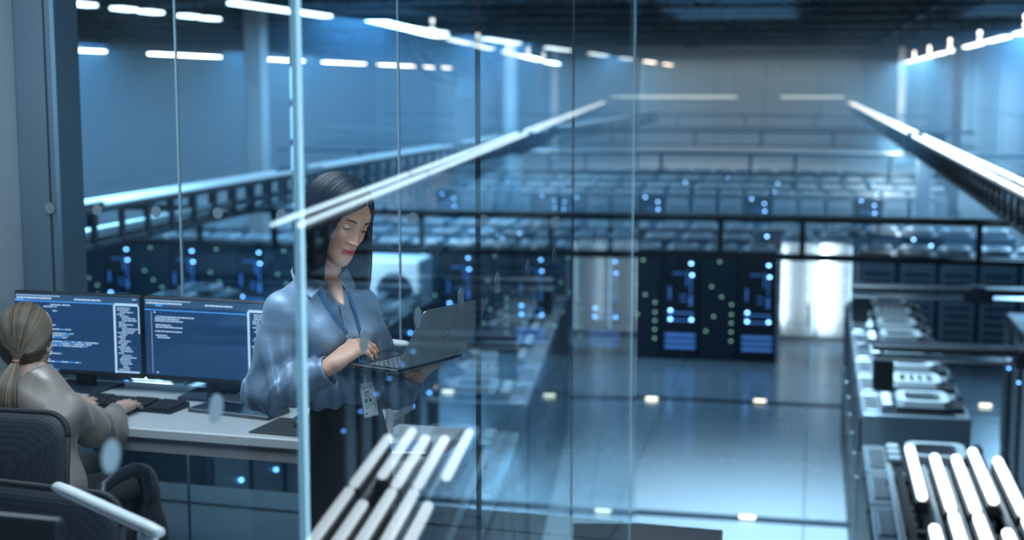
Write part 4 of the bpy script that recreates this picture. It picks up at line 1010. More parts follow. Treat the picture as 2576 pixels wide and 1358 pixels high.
# eyes with lowered lids
eyew = mat('eye_white', (.30, .29, .29), .3); iris = mat('iris_brown', (.02, .012, .008), .1); lash = mat('lash_black', (.004, .004, .005), .6)
def eye(parent, HMx, s):
    c = Vector((s*.0310, .0662, -.0015)); r_ = .0122
    b = Mb(); n = 20
    for ring, (a0, a1, m_) in enumerate(((0, 30, 1), (30, 90, 0))):
        vs = []; k_ = 4
        for i in range(k_+1):
            q = R(a0+(a1-a0)*i/k_)
            for j in range(n): p = 2*math.pi*j/n; vs.append(c+Vector((r_*math.sin(q)*math.cos(p), r_*math.cos(q), r_*math.sin(q)*math.sin(p))))
        g = R(-17); vs = [c+Vector(((v-c).x, (v-c).y*math.cos(g)-(v-c).z*math.sin(g), (v-c).y*math.sin(g)+(v-c).z*math.cos(g))) for v in vs]
        b.add([HMx @ v for v in vs], [(i*n+j, i*n+(j+1) % n, (i+1)*n+(j+1) % n, (i+1)*n+j) for i in range(k_) for j in range(n)], m_, True)
    b.build('eyeball', [eyew, iris], parent, fix=False)
    b = Mb(); vs = []; nr_, nc = 10, 22; R2 = .0131
    for i in range(nr_+1):                                        # upper lid from brow side down to the lash line
        for j in range(nc+1):
            az = R(-78+156*j/nc); e0, e1 = R(62), R(0)-R(8)*abs((j/nc-.5)*2)**2; el = e0+(e1-e0)*i/nr_
            vs.append(c+Vector((R2*math.sin(az)*1.18*math.cos(el*.55), R2*math.cos(az)*math.cos(el)-.0006*0, R2*math.sin(el))))
    b.add([HMx @ v for v in vs], [(i*(nc+1)+j, i*(nc+1)+j+1, (i+1)*(nc+1)+j+1, (i+1)*(nc+1)+j) for i in range(nr_) for j in range(nc)], 0, True)
    lo_ = vs[-(nc+1):]
    b.tube([HMx @ (v+Vector((0, .0006, -.0002))) for v in lo_], [.0003]+[.0007]*(nc-1)+[.0011], 5, 1)
    for j in range(2, nc+1, 2):
        v = lo_[j]; o_ = (v-c); b.tube([HMx @ v, HMx @ (v+Vector((o_.x*.25+s*.0006, .0035, -.0022)))], [.0003, .0001], 3, 1)
    vs = []
    for i in range(5):
        for j in range(nc+1):
            az = R(-75+150*j/nc); el = R(-62+(32-8*abs((j/nc-.5)*2)**2)*i/4); vs.append(c+Vector((R2*.985*math.sin(az)*1.15*math.cos(el*.5), R2*.985*math.cos(az)*math.cos(el), R2*.985*math.sin(el))))
    b.add([HMx @ v for v in vs], [(i*(nc+1)+j, i*(nc+1)+j+1, (i+1)*(nc+1)+j+1, (i+1)*(nc+1)+j) for i in range(4) for j in range(nc)], 0, True)
    b.build('eyelid', [skinw, lash], parent, fix=False)
for s in (-1, 1): eye(woman, HM, s)

# blouse
def blouse(P, solid=False):
    X, Y, Z = P
    d = ell(P, chest+np.array([0, 0, .02]), (.158, .108, .165), RM(fb))
    for s in (-1, 1): d = smin(d, ell(P, chest+fb*.075+rb*s*.068+np.array([0, 0, .0]), (.066, .062, .07)), .045)
    d = smin(d, ell(P, waist+np.array([0, 0, .07]), (.145, .108, .12), RM(fb)), .05)
    d = smin(d, cone(P, neck-np.array([0, 0, .035])+rb*.03, shR+np.array([0, 0, .005]), .055, .052), .05)
    d = smin(d, cone(P, neck-np.array([0, 0, .035])-rb*.03, shL+np.array([0, 0, .005]), .055, .052), .05)
    # hem tucked in
    d = np.maximum(d, (waist[2]-.005+.003*np.sin(X*60))-Z)
    d = d+.0045*wav(P, (9, 5, 1.5), 8.5, 0, .9, 3)*np.clip((chest[2]-.03-Z)/.12, 0, 1)
    d = d+.0014*wav(P, (5, -3, 4), 7.0, 1, .8, 5)
    if solid: return d
    vx = P_(861, 762, -.170)
    nk = cone(P, neck+np.array([0, 0, .10]), neck+np.array([0, 0, .018]), .066, .046); nk = np.minimum(nk, cone(P, neck+fb*.06+np.array([0, 0, .02]), vx, .034, .012))
    d = np.maximum(d, -nk)
    return d
def sleeve(P, sh, el_, wr, out, seed):
    mid = sh*.5+el_*.5+out*.006
    f1 = chain(P, [sh, mid, el_+out*.012], [.057, .056, .056], .03)
    w2 = wr+(el_-wr)*.30
    f2 = chain(P, [el_+out*.006, el_*.45+w2*.55+np.array([0, 0, -.012]), w2], [.056, .054, .045], .03)
    d = smin(f1, f2, .03)
    ua = (el_-sh)/np.linalg.norm(el_-sh); fa = (wr-el_)/np.linalg.norm(wr-el_)
    X, Y, Z = P; t = np.clip(((X-sh[0])*ua[0]+(Y-sh[1])*ua[1]+(Z-sh[2])*ua[2])/np.linalg.norm(el_-sh), 0, 1.1)
    q = np.cross(ua, np.array([.3, -.9, .2])); q /= np.linalg.norm(q)
    d = d-.0075*np.exp(-(wav(P, q*1.0+ua*.22, 62, seed, .8, seed)-.9)**2/.10)*np.clip(t*1.6-.25, 0, 1)+.0028*wav(P, q*1.0+ua*.25, 90, seed, .9, seed)*np.clip(t*1.3, .1, 1)*np.clip(1.25-t, .35, 1)
    d = d-.0070*np.exp(-(wav(P, fa*.9+ua*.5, 75, seed*2, .8, seed+4)-.9)**2/.10)*np.clip((t-.5)*3, 0, 1)+.003*wav(P, fa*.9+ua*.5, 110, seed*2, .9, seed+4)*np.clip((t-.55)*3, 0, 1)
    return d
outR = rb*.4+np.array([-.3, 0, 0]); outL = -rb*.5
def full(P):
    d = blouse(P); d = smin(d, sleeve(P, shR, elR, wrR, outR, 2), .018); d = smin(d, sleeve(P, shL, elL, wrL, outL, 7), .018); return d
V, Fq = sdf_mesh(full, np.array([-.38, -.32, waist[2]-.08]), np.array([.33, .36, neck[2]+.08]), .0045, 2)
bl = to_mb(Mb(), V, Fq).build('blouse', blouse_m, woman, fix=False)
def frustum(a, b_, r0, r1, th=.0025, n=40, flare=0, fl=.85, wob=0):
    a, b_ = Vector(a), Vector(b_); t = (b_-a).normalized(); s_ = t.cross(Vector((0, 0, 1))).normalized(); u_ = s_.cross(t); m = Mb(); vs = []; K_ = 8
    for lay, dr in ((0, 0), (1, -th)):
        for i in range(K_+1):
            k = i/K_; r_ = r0+(r1-r0)*k+dr
            for j in range(n):
                q = 2*math.pi*j/n; rr = r_*(1+wob*math.sin(3*q+1)*k); vs.append(a+t*(b_-a).length*k+s_*rr*math.cos(q)*fl+u_*rr*math.sin(q))
    S = (K_+1)*n; fs_ = []
    for i in range(K_):
        for j in range(n): fs_.append((i*n+j, i*n+(j+1) % n, (i+1)*n+(j+1) % n, (i+1)*n+j)); fs_.append((S+i*n+j, S+(i+1)*n+j, S+(i+1)*n+(j+1) % n, S+i*n+(j+1) % n))
    for j in range(n): fs_.append((j, S+j, S+(j+1) % n, (j+1) % n)); o_ = K_*n; fs_.append((o_+j, o_+(j+1) % n, S+o_+(j+1) % n, S+o_+j))
    return m.add(vs, fs_, 0, True)
fa = (wrR-elR)/np.linalg.norm(wrR-elR)
cu = frustum(wrR-fa*.105+np.array([0, 0, -.008]), wrR-fa*.012+np.array([0, 0, -.010]), .0475, .043, wob=.05).build('cuff', blouse_m, bl)
b = Mb(); 
for k in (0, 1):
    q = wrR-fa*(.03+.035*k)+np.array([0, 0, -.053]); b.lathe([(.005, -.001), (.005, .001)], c=tuple(q), n=12)
b.build('button', mat('button_blue', (.2, .28, .4), .3), cu)
fl_ = (wrL-elL)/np.linalg.norm(wrL-elL)
frustum(wrL-fl_*.075+np.array([0, 0, -.006]), wrL-fl_*.004+np.array([0, 0, -.006]), .043, .039, wob=.06).build('cuff', blouse_m, bl)
# collar: two leaves
def leaf(s, pts, nrm):
    m = Mb(); P0 = [Vector(p) for p in pts]; n_ = Vector(nrm).normalized()*.003
    vs = [p for p in P0]+[p+n_ for p in P0]; k = len(P0); fs_ = [tuple(range(k))[::-1], tuple(range(k, 2*k))]+[(i, (i+1) % k, k+(i+1) % k, k+i) for i in range(k)]
    return m.add(vs, fs_, 0, False)
zf = lambda px, py, dy: P_(px, py, dy)
def patch(rows, th=.0035):
    """grid of points (rows of equal length) thickened"""
    m = Mb(); nr_, nc = len(rows), len(rows[0]); G = [[Vector(p) for p in r_] for r_ in rows]; vs = []; nn = []
    for i in range(nr_):
        for j in range(nc):
            a = G[min(i+1, nr_-1)][j]-G[max(i-1, 0)][j]; c = G[i][min(j+1, nc-1)]-G[i][max(j-1, 0)]; n_ = a.cross(c).normalized(); nn.append(n_); vs.append(G[i][j])
    vs += [v+n_*th for v, n_ in zip(vs, nn)]; S = nr_*nc; fs_ = []
    for i in range(nr_-1):
        for j in range(nc-1):
            a, b_, c, d = i*nc+j, i*nc+j+1, (i+1)*nc+j+1, (i+1)*nc+j; fs_ += [(a, b_, c, d), (S+d, S+c, S+b_, S+a)]
    for i in range(nr_-1): fs_ += [(i*nc, (i+1)*nc, S+(i+1)*nc, S+i*nc), (i*nc+nc-1, S+i*nc+nc-1, S+(i+1)*nc+nc-1, (i+1)*nc+nc-1)]
    for j in range(nc-1): fs_ += [(j, S+j, S+j+1, j+1), ((nr_-1)*nc+j, (nr_-1)*nc+j+1, S+(nr_-1)*nc+j+1, S+(nr_-1)*nc+j)]
    return m.add(vs, fs_, 0, True)
def interp_rows(edges, n, m_):
    """edges: list of polylines (inner to outer); resample"""
    E = [spline(e, m_) for e in edges]; out = []
    for i in range(len(E)-1):
        for k in range(n): out.append([E[i][j]*(1-k/n)+E[i+1][j]*(k/n) for j in range(len(E[0]))])
    return out+[E[-1]]
def onto(px, py, lift=.004, fn=None, dflt=.05):
    ys = np.linspace(-.32, .25, 230); Q = np.array([P_(px, py, y_) for y_ in ys]); d = (fn or (lambda P: blouse(P, True)))((Q[:, 0], Q[:, 1], Q[:, 2])); k = np.argmax(d < 0)
    return P_(px, py, (ys[k] if d[k] < 0 else dflt)-lift)
lf = [[(730, 683, .0), (741, 712, .0), (759, 734, .006), (782, 751, .010)], [(735, 672, 0), (750, 692, .004), (772, 712, .010), (796, 736, .014)], [(744, 658, 0), (762, 668, .004), (788, 692, .010), (809, 719, .012)]]
def flat(rows, lf):
    A = np.array([q for r_ in rows for q in r_]); U = [(x, y) for r_ in lf for x, y, l in r_]; B_ = np.c_[A[:, 0], A[:, 2], np.ones(len(A))]; k = np.linalg.lstsq(B_, A[:, 1], rcond=None)[0]
    D = A[:, 1]*.25+(B_@k)*.75-.010; n_ = len(rows[0]); return [[P_(U[i*n_+j][0], U[i*n_+j][1], D[i*n_+j]) for j in range(n_)] for i in range(len(rows))]
tojoin = lambda P: smin(blouse(P, True), cone(P, neck+np.array([0, 0, .10]), neck, .058, .062), .03)
rows = flat([[onto(x, y, .004, tojoin, .05) for x, y, l in r_] for r_ in lf], lf)
patch(interp_rows(rows, 4, 5), .003).build('collar', blouse_m, bl)
lf = [[(852, 694, .0), (858, 712, .004), (866, 722, .008), (872, 734, .010)], [(862, 684, .0), (870, 702, .006), (878, 716, .010), (884, 730, .012)], [(872, 676, 0), (880, 692, .004), (888, 706, .008), (892, 724, .010)]]
rows = flat([[onto(x, y, .004, tojoin, .02) for x, y, l in r_] for r_ in lf], lf)
patch(interp_rows(rows[::-1], 4, 5), .003).build('collar', blouse_m, bl)
# inside of the collar stand and button placket
pl = [onto(x, y, .0055) for x, y in zip(np.linspace(863, 914, 18), np.linspace(768, 1000, 18))]
m = Mb(); ribbon(m, pl, .030, tuple(fb*1+np.array([0, 0, .1])), .002); m.build('placket', blouse_m, bl)

# skirt
def skirt(P):
    X, Y, Z = P; z0 = waist[2]; rx = np.interp(z0-Z, [-.02, 0, .08, .16, .25, .45, .75], [.108, .112, .132, .148, .150, .145, .150]); ry = rx*.80
    t = np.clip((z0-Z)/.9, 0, 1); cx = waist[0]+.004; cy_ = waist[1]
    x, y = X-cx, Y-cy_; a = x*rb[0]+y*rb[1]; c = x*fb[0]+y*fb[1]-.008
    d = (np.sqrt((a/rx)**2+(c/ry)**2)-1)*ry*.95
    d = d+.002*np.sin(np.arctan2(c, a)*7+Z*5)*np.clip((z0-Z-.1)*4, 0, 1)
    return np.maximum(np.maximum(d, Z-z0-.022), (z0-.78)-Z)
V, Fq = sdf_mesh(skirt, np.array([waist[0]-.26, waist[1]-.24, waist[2]-.80]), np.array([waist[0]+.26, waist[1]+.26, waist[2]+.05]), .009, 2)
to_mb(Mb(), V, Fq).build('skirt', skirt_m, woman, fix=False)
# lanyard and badge
lan = mat('lanyard_blue', (.012, .10, .26), .5, bump=(900, .2))
m = Mb()
ribbon(m, spline([onto(x, y, .006) for x, y in ((799, 722), (808, 740), (824, 770), (848, 806), (870, 834), (888, 862))]+[P_(905, 905, -.165), P_(915, 945, -.150)], 6), .011, tuple(fb), .0015)
ribbon(m, spline([onto(x, y, .006) for x, y in ((874, 722), (880, 745), (893, 785), (903, 820), (908, 855))]+[P_(913, 905, -.16), P_(917, 945, -.150)], 6), .011, tuple(fb+np.array([.3, 0, 0])), .0015)
la = m.build('lanyard', lan, woman)
m = Mb(); c = P_(917, 948, -.152)
m.tube([c+np.array([0, 0, .008]), c+np.array([0, 0, -.012])], .004, 8); m.tube([c+np.array([.004*math.cos(q)+.0015, 0, -.020+.010*math.sin(q)]) for q in [k*.6 for k in range(11)]], .0013, 6)
m.tube([c+np.array([0, 0, -.012]), c+np.array([.005, 0, -.026]), c+np.array([.008, 0, -.033])], .0016, 6); m.build('clip', M_['steel_l'], la)
# badge card hanging, slightly tilted
bc = P_(929, 1010, -.150); bn = Vector((.32, -.94, .05)).normalized(); bup = Vector((-.14, .0, .99)).normalized(); bx_ = bup.cross(bn).normalized()*-1; bup = bn.cross(bx_)*1
if bup.z < 0: bup = -bup
Mt = Matrix((bx_, bn*-1, bup)).transposed()            # local x, y (into), z
if Mt.determinant() < 0: bx_ = -bx_; Mt = Matrix((bx_, bn*-1, bup)).transposed()
def bb_(m, x, z, w, h, d, th=.0006, k=0): m.box(tuple(Vector(bc)+Mt @ Vector((x, -d, z))), (w, th, h), k, M=Mt)
if (Mt @ Vector((1, 0, 0))).x < 0: Mt = Mt @ Matrix.Diagonal((-1, 1, 1))
cardw = mat('badge_card', (.55, .58, .58), .4); hold = mat('badge_holder', (.35, .42, .48), .15)
m = Mb(); bb_(m, 0, 0, .043, .090, 0, .0028); bb_(m, 0, .050, .036, .014, 0, .0028); bg = m.build('badge_holder', hold, la)
m = Mb(); bb_(m, 0, -.002, .038, .078, .0022); cw = m.build('badge_card', cardw, bg)
m = Mb(); bb_(m, -.003, .016, .026, .036, .0028, .0004, 0); m.build('badge_photo', mat('photo_grey', (.45, .47, .48), .5), cw)
m = Mb(); dkp = mat('photo_dark', (.06, .065, .07), .5); mdp = mat('photo_mid', (.26, .26, .26), .5)
for (x, z, w, h, k) in ((-.003, .022, .011, .015, 1), (-.003, .030, .012, .005, 0), (-.0085, .023, .003, .014, 0), (-.003, .012, .006, .006, 1), (-.003, .0035, .022, .009, 0), (-.003, .0085, .015, .005, 0), (-.003, .004, .003, .009, 2)): bb_(m, x, z, w, h, .0031 if k == 0 else .0034, .0004, k)
m.build('portrait', [dkp, mdp, cardw], cw)
m = Mb(); bb_(m, .0, -.008, .030, .004, .0028, .0004); m.build('colour_bar', mat('badge_teal', (.12, .36, .42), .5), cw)
m = Mb()
for (x, z, w) in ((-.007, -.014, .012), (-.009, -.0175, .008)): bb_(m, x, z, w, .0018, .0028, .0004)
for k in range(12): bb_(m, .0155, -.026+.0042*k, .0022, .0026, .0028, .0004)
bb_(m, -.013, -.034, .006, .006, .0028, .0004); m.build('card_text', dkp, cw)

# laptop held in her hands: hinge near corner at B, user to the left and behind
def laptop():
    B = P_(1000, 932, -.28); ew = Vector((.565, .826, 0)); eu = Vector((-.826, .565, .0)); lid_d = Vector((.085, -.058, .187)).normalized()
    Wd, Dp, Lh = .312, .225, .198
    Mx = Matrix((ew, -eu, Vector((0, 0, 1)))).transposed()     # x along hinge, y away from user, z up
    t = empty('laptop', label='open dark grey laptop held by the standing person', cat='laptop')
    t.parent = None; base = Matrix.Translation(Vector(LOCW)) @ Matrix.Rotation(YAW, 4, 'Z') @ Matrix.Translation(Vector(B)) @ Mx.to_4x4(); t.matrix_world = base
    dk = mat('laptop_dark', (.035, .042, .048), .4, .5, vary=(5, .05)); lidm = mat('laptop_lid_grey', (.36, .44, .46), .4, .2, vary=(3, .05)); rim = mat('laptop_rim', (.5, .56, .58), .25, .8)
    Mb().box((Wd/2, -Dp/2, -.004), (Wd, Dp, .011), ch=.004).build('base', dk, t)
    Mb().box((Wd/2, -Dp/2, -.0085), (Wd-.004, Dp-.004, .006), ch=.003).build('bottom_plate', rim, t)
    Mb().box((Wd/2, -Dp+.048, .0017), (.105, .066, .0006)).build('trackpad', mat('trackpad_grey', (.06, .07, .08), .3, .3), t)
    b = Mb()
    for r_ in range(6):
        for k in range(14): b.box((.024+.0198*k, -.022-.0178*r_, .0028), (.0165, .0148, .0022), ch=.0008)
    kk = b.build('keys', mat('laptop_key', (.07, .085, .095), .45), t)
    b = Mb()
    for r_ in range(6):
        for k in range(14): b.box((.024+.0198*k, -.022-.0178*r_, .0040), (.005, .004, .0003))
    b.build('key_legends', mat('key_legend', (.5, .6, .65), .5, emit=(.5, .7, .8), es=.1), kk)
    # lid in the hinge frame
    ld = Vector((lid_d.dot(ew), lid_d.dot(-eu), lid_d.z)).normalized(); nx = Vector((1, 0, 0)); ny = ld.cross(nx).normalized()
    Ml = Matrix((nx, ny, ld)).transposed()
    if Ml.determinant() < 0: ny = -ny; Ml = Matrix((nx, ny, ld)).transposed()
    c = Vector((Wd/2, .0, .001))+ld*(Lh/2+.003)
    b = Mb(); r_ = .012; prof = []
    for (cx, cz, a0) in ((Wd/2-r_, Lh/2-r_, 0), (-Wd/2+r_, Lh/2-r_, 90), (-Wd/2+r_*.5, -Lh/2+r_*.5, 180), (Wd/2-r_*.5, -Lh/2+r_*.5, 270)):
        rr = r_ if cz > 0 else r_*.5
        for k in range(7): q = R(a0+15*k); prof.append((cx+rr*math.cos(q), cz+rr*math.sin(q)))
    b.prism(prof, -.0028, .0028); b.v = [tuple(c+Ml @ Vector(v)) for v in b.v]; lid = b.build('lid', lidm, t)
    b = Mb(); b.tube([c+Ml @ Vector((x*1.001, 0, z*1.001)) for x, z in prof+[prof[0]]], .0022, 6); b.build('lid_rim', rim, lid)
    # screen on the user side, round emblem on the outer side
    sgn = 1 if (Ml @ Vector((0, 1, 0))).y < 0 else -1         # towards the user (-y)
    b = Mb().box(tuple(c+Ml @ Vector((0, sgn*.0033, .004))), (Wd-.014, .001, Lh-.022), M=Ml); b.build('screen', mat('laptop_screen', (.3, .32, .35), .3, emit=(.75, .74, .72), es=3.0), lid)
    b = Mb(); pts = [c+Ml @ Vector((.0145*math.cos(q), -sgn*.0030, .0145*math.sin(q))) for q in [2*math.pi*k/32 for k in range(33)]]
    b.tube(pts, .0008, 5); b.build('emblem', M_['black'], lid)
    return t
laptop()

# hair: strands from a side part, hanging straight in a shoulder-long bob
hair_dark = hair_mat('hair_black', (.004, .0045, .006), (.011, .012, .016), rough=.38)
def strands(paths, rad, name, m, parent, seed=1, nseg=3):
    rng = random.Random(seed); b = Mb(); att = []
    for p in paths:
        k0 = len(b.v); n_ = len(p); r0 = rad*rng.uniform(.7, 1.3)
        b.tube(p, [r0*(.8+.4*min(1, i*3/n_))*(1-.75*max(0, (i/(n_-1)-.8)/.2)) for i in range(n_)], nseg, 0, cap=False)
        a = rng.random(); att += [a]*(len(b.v)-k0)
    o = b.build(name, m, parent, fix=False); set_attr(o, 'strand', att); return o
hctr = xf(HM, np.array([[0, -.012, .012]]))[0]
Hr = HM.to_3x3(); Hinv = Hr.inverted()
def scalp(d, k=1.0):
    """point on the scalp shell in direction d (head frame unit vector)"""
    a = Vector((.084*d[0], (.111 if d[1] > 0 else .122)*d[1]-.006, .110*d[2]+.004))*k
    return Vector(hctr)+Hr @ a
rng = random.Random(4); paths = []
zn, zf_ = P_(850, 688, -.05)[2], P_(910, 719, .03)[2]
def bob(side, g, r_):
    """one strand: root on the part line, over the scalp to the ring at ear level, then straight down"""
    ra = R(33+118*g**.8)
    root = Vector((-.10*(1-g)+.035*side, math.cos(ra), math.sin(ra))).normalized()
    ph = R(42+138*g) if side > 0 else R(36+144*g)
    tgt = Vector((side*math.sin(ph), math.cos(ph), max(-.12+.10*g, .12-.8*g))).normalized()
    pts = []; K_ = 9; jx = rng.uniform(-.01, .01)
    for i in range(K_+1):
        t = i/K_; d = root.slerp(tgt, t); pts.append(scalp(d, 1.0+.05*r_*min(1, t*3)))
    p = pts[-1]; tan = (pts[-1]-pts[-2]).normalized(); ze = (zn if side > 0 else zf_)+rng.uniform(-.010, .004)+.004*g
    L0 = p.z-ze; n_ = 9; c = Vector((hctr[0], hctr[1], 0))+Vector((Hr @ Vector((0, -.02, 0))).to_tuple()); inw = (c-Vector((p.x, p.y, 0))); inw.z = 0; inw.normalize()
    for i in range(1, n_+1):
        t = i/n_; o_ = Vector((tan.x, tan.y, 0))*(.065 if side > 0 else .095)*(1-math.exp(-3*t)); q = Vector((p.x, p.y, p.z-L0*t))+o_+inw*((.004 if g < .25 else -.008)*t*t-.006*math.sin(math.pi*t)+jx*t)
        pts.append(q)
    return pts
for side in (1, -1):
    for k in range(2300):
        g = rng.random(); g = g if rng.random() < .75 else g*.25
        paths.append(bob(side, g, rng.random()))
hw = strands(paths, .00095, 'hair', hair_dark, woman, 3)
def cap_(P):
    d = ell(P, hctr, (.081, .104, .108), np.array(Hr)); fz = Hr @ Vector((0, 1, 0))
    X, Y, Z = P; c = Vector(hctr)+Hr @ Vector((0, .040, -.005)); nrm = Hr @ Vector((0, .80, -.60)).normalized()
    return np.maximum(d, (X-c.x)*nrm.x+(Y-c.y)*nrm.y+(Z-c.z)*nrm.z)
V, Fq = sdf_mesh(cap_, hctr-.14, hctr+.14, .005); o = to_mb(Mb(), V, Fq).build('hair_cap', hair_dark, hw, fix=False)

# ------------------------------------------------------------------ seated woman at the desk
V0, U0 = -2.80, 3.96
def Qp(px, py, u):
    X = (px-1288)/F_PX; Yc = (679-py)/F_PX; fw = cp+Yc*sp_; z = -sp_+Yc*cp
    wx, wy = CY*X-SY*fw, SY*X+CY*fw; a = wx*math.cos(RO)-wy*math.sin(RO); c = wx*math.sin(RO)+wy*math.cos(RO); t = u/c
    return np.array([a*t-V0, u-U0, EYE+z*t])
skins = skin_mat('skin_fair', (.52, .33, .25)); taupe = satin('satin_taupe', (.29, .25, .215), .45); trous = mat('trousers_black', (.006, .007, .009), .85, sheen=.1)
hair_bl = hair_mat('hair_blond', (.06, .046, .030), (.17, .13, .085), rough=.42)
hd = Qp(68, 856, 4.0); nk2 = Qp(74, 958, 3.97)
H2 = Matrix.Translation(Vector(hd)) @ Matrix.Rotation(R(-6), 4, 'X') @ Matrix.Rotation(R(9), 4, 'Z') @ Matrix.Diagonal((1.0, 1.0, 1.0, 1))
sR, sL = Qp(172, 1034, 4.0), Qp(-42, 1026, 3.95)
eR, wR = Qp(268, 1090, 4.30), Qp(294, 1032, 4.56)
eL, wL = np.array([-.34, .22, .80]), Qp(186, 1004, 4.66)
hipR, hipL = np.array([.09, .02, .56]), np.array([-.09, .02, .56])
knR, knL = Qp(345, 1215, 4.30), Qp(215, 1190, 4.42)
b = Mb(); V, fs_, tint, dark = head_mesh(); n0 = len(V); b.add([tuple(v) for v in xf(H2, V)], fs_, 0, True)
def s_up(P):
    d = cone(P, xf(H2, np.array([[0, -.03, -.05]]))[0], nk2, .052, .056); d = smin(d, ell(P, nk2+np.array([0, .0, -.12]), (.15, .08, .10)), .05)
    for s in (-1, 1): d = smin(d, ear_sdf(P, xf(H2, np.array([[s*.074, -.004, -.012]]))[0], s), .006)
    return d
V2, F2 = sdf_mesh(s_up, nk2-np.array([.2, .2, .24]), np.array([nk2[0]+.2, nk2[1]+.2, hd[2]+.05]), .0045); to_mb(b, V2, F2)
def s_tr(P):
    d = ell(P, np.array([0, .02, .88]), (.13, .09, .2)); d = smin(d, ell(P, np.array([0, .03, .58]), (.15, .12, .09)), .06)
    for h_, k_ in ((hipR, knR), (hipL, knL)):
        an = k_+np.array([.03, .10, -k_[2]+.12]); d = smin(d, cone(P, h_, k_, .075, .05), .02); d = smin(d, cone(P, k_, an, .048, .032), .01); d = smin(d, cone(P, an-np.array([0, 0, .07]), an+np.array([.01, .14, -.085]), .03, .022), .02)
    return d
V3, F3 = sdf_mesh(s_tr, np.array([-.3, -.2, .0]), np.array([.45, .85, 1.1]), .014); to_mb(b, V3, F3)
for (e_, w_, tg, sd, lo_, hi_) in ((eR, wR, Qp(344, 1000, 4.74), (-1, 0, 0), -.06, .20), (eL, wL, Qp(238, 1008, 4.78), (1, 0, 0), -.06, .2)):
    def hh(P, w_=w_, tg=tg, sd=sd, e_=e_):
        hs, tips, th_ = hand_sdf(P, w_, tg-w_, np.array([0, -.1, 1.0]), np.array(sd), ((.25, .40, .3), (.2, .42, .3), (.25, .45, .3), (.3, .5, .3)), spread=1.5, sc=1.05, thumb=(.9, -.1, .15, .35))
        return smin(hs, cone(P, e_*.4+w_*.6, w_, .031, .0225), .01)
    V4, F4 = sdf_mesh(hh, np.minimum(e_*.4+w_*.6, w_)-np.array([.10, .06, .09]), w_+np.array([.19, .2, .09]), .0026); to_mb(b, V4, F4)
pw2 = b.build('person', skins, fix=False); oput(pw2, V0, U0)
tag(pw2, 'seated person with blond ponytail and taupe satin blouse typing at the keyboard', 'person')
z_ = np.zeros(len(b.v)); z_[:n0] = tint; set_attr(pw2, 'tint', z_); z_ = np.zeros(len(b.v)); z_[:n0] = dark; set_attr(pw2, 'dark', z_)
def sb(P):
    X, Y, Z = P
    d = ell(P, np.array([0, .02, .86]), (.152, .108, .22)); d = smin(d, ell(P, np.array([.01, .03, .66]), (.165, .125, .14)), .06)
    for s in (sR, sL): d = smin(d, cone(P, nk2+np.array([0, 0, -.06]), s, .050, .050), .05)
    d = d+.003*wav(P, (6, 3, 8), 6.5, 0, .9, 4)
    for (s, e_, w_, sd) in ((sR, eR, wR, 3), (sL, eL, wL, 9)):
        m_ = s*.5+e_*.5+np.array([.01 if sd == 3 else -.01, 0, -.012]); w2 = w_+(e_-w_)*.24
        k = chain(P, [s, m_, e_, e_*.5+w2*.5+np.array([0, 0, -.012]), w2], [.054, .060, .060, .055, .042], .03)
        a_ = (w_-s)/np.linalg.norm(w_-s); k = k+.0055*wav(P, a_+np.array([.2, .1, .5]), 70, sd, .9, sd)
        d = smin(d, k, .02)
    d = np.maximum(d, .535-Z); d = np.maximum(d, -cone(P, nk2+np.array([0, 0, .12]), nk2+np.array([0, .01, .012]), .066, .050))
    return d
V, Fq = sdf_mesh(sb, np.array([-.45, -.2, .50]), np.array([.32, .75, nk2[2]+.06]), .0055, 2)
bl2 = to_mb(Mb(), V, Fq).build('blouse', taupe, pw2, fix=False)
def sk_(P):
    d = ell(P, np.array([0, .03, .60]), (.17, .15, .10))
    for h_, k_ in ((hipR, knR), (hipL, knL)):
        an = k_+np.array([.03, .10, -k_[2]+.16]); d = smin(d, cone(P, h_, k_, .095, .072), .03); d = smin(d, cone(P, k_, an, .068, .062), .015)
    X, Y, Z = P; return np.maximum(d+.003*wav(P, (3, 2, 8), 6, 1, .8, 6), Z-.66)
V, Fq = sdf_mesh(sk_, np.array([-.3, -.2, .08]), np.array([.45, .8, .72]), .012, 2)
to_mb(Mb(), V, Fq).build('trousers', trous, pw2, fix=False)
fa2 = (wR-eR)/np.linalg.norm(wR-eR); frustum(wR-fa2*.105, wR-fa2*.03, .045, .038, wob=.08).build('cuff', taupe, bl2)
fa2 = (wL-eL)/np.linalg.norm(wL-eL); frustum(wL-fa2*.085, wL-fa2*.008, .043, .037, wob=.08).build('cuff', taupe, bl2)
frustum(nk2+np.array([0, .012, .0]), nk2+np.array([0, .02, .052]), .070, .060, th=.003, fl=1.0).build('collar', taupe, bl2)
hc2 = xf(H2, np.array([[0, -.012, .012]]))[0]; H2r = H2.to_3x3(); tie = Vector(Qp(40, 908, 3.875))
def scalp2(d, k=1.0): return Vector(hc2)+H2r @ (Vector((.0815*d[0], (.10 if d[1] > 0 else .104)*d[1]-.004, .108*d[2]+.004))*k)
dt = (H2r.inverted() @ (tie-Vector(hc2))); dt = Vector((dt.x/.0815, dt.y/.104, dt.z/.108)).normalized(); rng = random.Random(12); paths = []
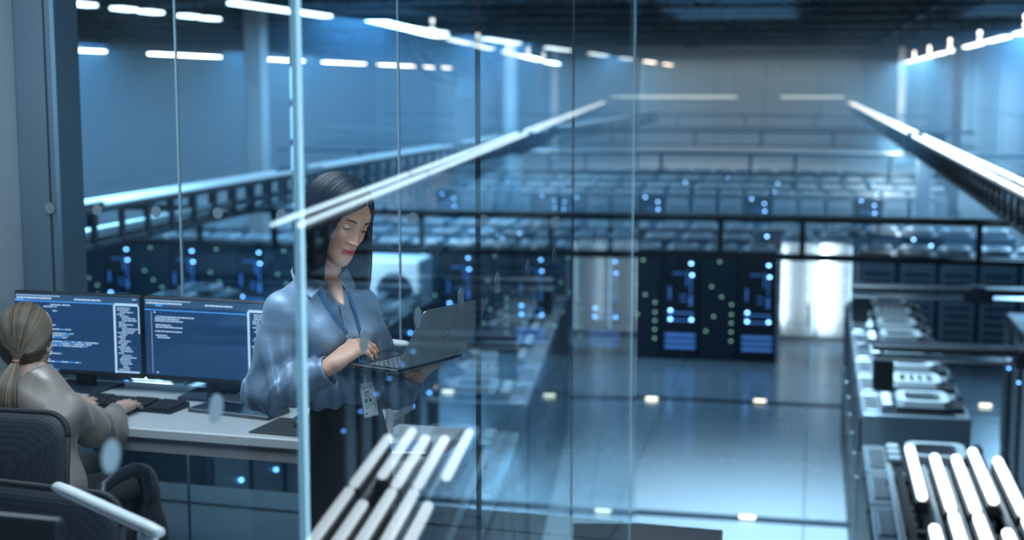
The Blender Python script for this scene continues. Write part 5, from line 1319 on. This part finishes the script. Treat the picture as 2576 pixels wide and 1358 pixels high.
for k in range(3800):
    s = rng.choice((-1, 1)); a = R(rng.uniform(0, 100)); 
    if rng.random() < .75: root = Vector((s*math.sin(a)*1.0, .62*math.cos(a)+.12-.25*(a/R(100)), .78*math.cos(a)-.42*(a/R(100))**2)).normalized()
    else: root = Vector((s*rng.uniform(.1, 1), -rng.uniform(.0, .5), -rng.uniform(.3, .8))).normalized()
    kk = 1+.035*rng.random(); pts = []
    for i in range(13):
        t = i/12; d = root.slerp(dt, t); q = scalp2(d, kk*(1+.02*math.sin(math.pi*t))); pts.append(q.lerp(tie+Vector((rng.uniform(-.009, .009), rng.uniform(-.006, .006), rng.uniform(-.009, .009))), max(0, (t-.78)/.22)**1.6))
    paths.append(pts)
hb = strands(paths, .0008, 'hair', hair_bl, pw2, 5)
paths = []
for k in range(1300):
    a, r_ = rng.uniform(0, 6.28), math.sqrt(rng.random()); e = Qp(22, 1046, 3.80); wd = .034; ln = rng.uniform(.8, 1.05)
    pts = []
    for i in range(12):
        t = i/11*ln; w_ = .009+.034*math.sin(min(t, 1)*2.3)**.8 if t > 0 else .009
        c = tie.lerp(Vector(e), t)+Vector((0, -.03*math.sin(math.pi*min(t, 1)), .0)); pts.append(c+Vector((r_*math.cos(a)*w_, r_*math.sin(a)*w_*.6, 0)))
    paths.append(pts)
strands(paths, .0009, 'ponytail', hair_bl, hb, 6)
Mb().lathe([(.010, -.006), (.0135, 0), (.010, .006)], c=tuple(tie), n=16).build('hair_tie', mat('hair_tie_copper', (.25, .1, .05), .5), hb)
V, Fq = sdf_mesh(lambda P: np.maximum(ell(P, hc2, (.0805, .101, .107), np.array(H2r)), -(P[2]-hd[2]+.045+.9*np.clip(P[1]-hd[1]-.02, 0, 1)*-1*1)), hc2-.13, hc2+.13, .006)
to_mb(Mb(), V, Fq).build('hair_cap', hair_bl, hb, fix=False)
ep = xf(H2, np.array([[.081, -.002, -.043]]))[0]; Mb().lathe([(.0005, -.004), (.004, 0), (.0005, .004)], c=tuple(ep), n=12).build('earring', M_['steel_l'], pw2)
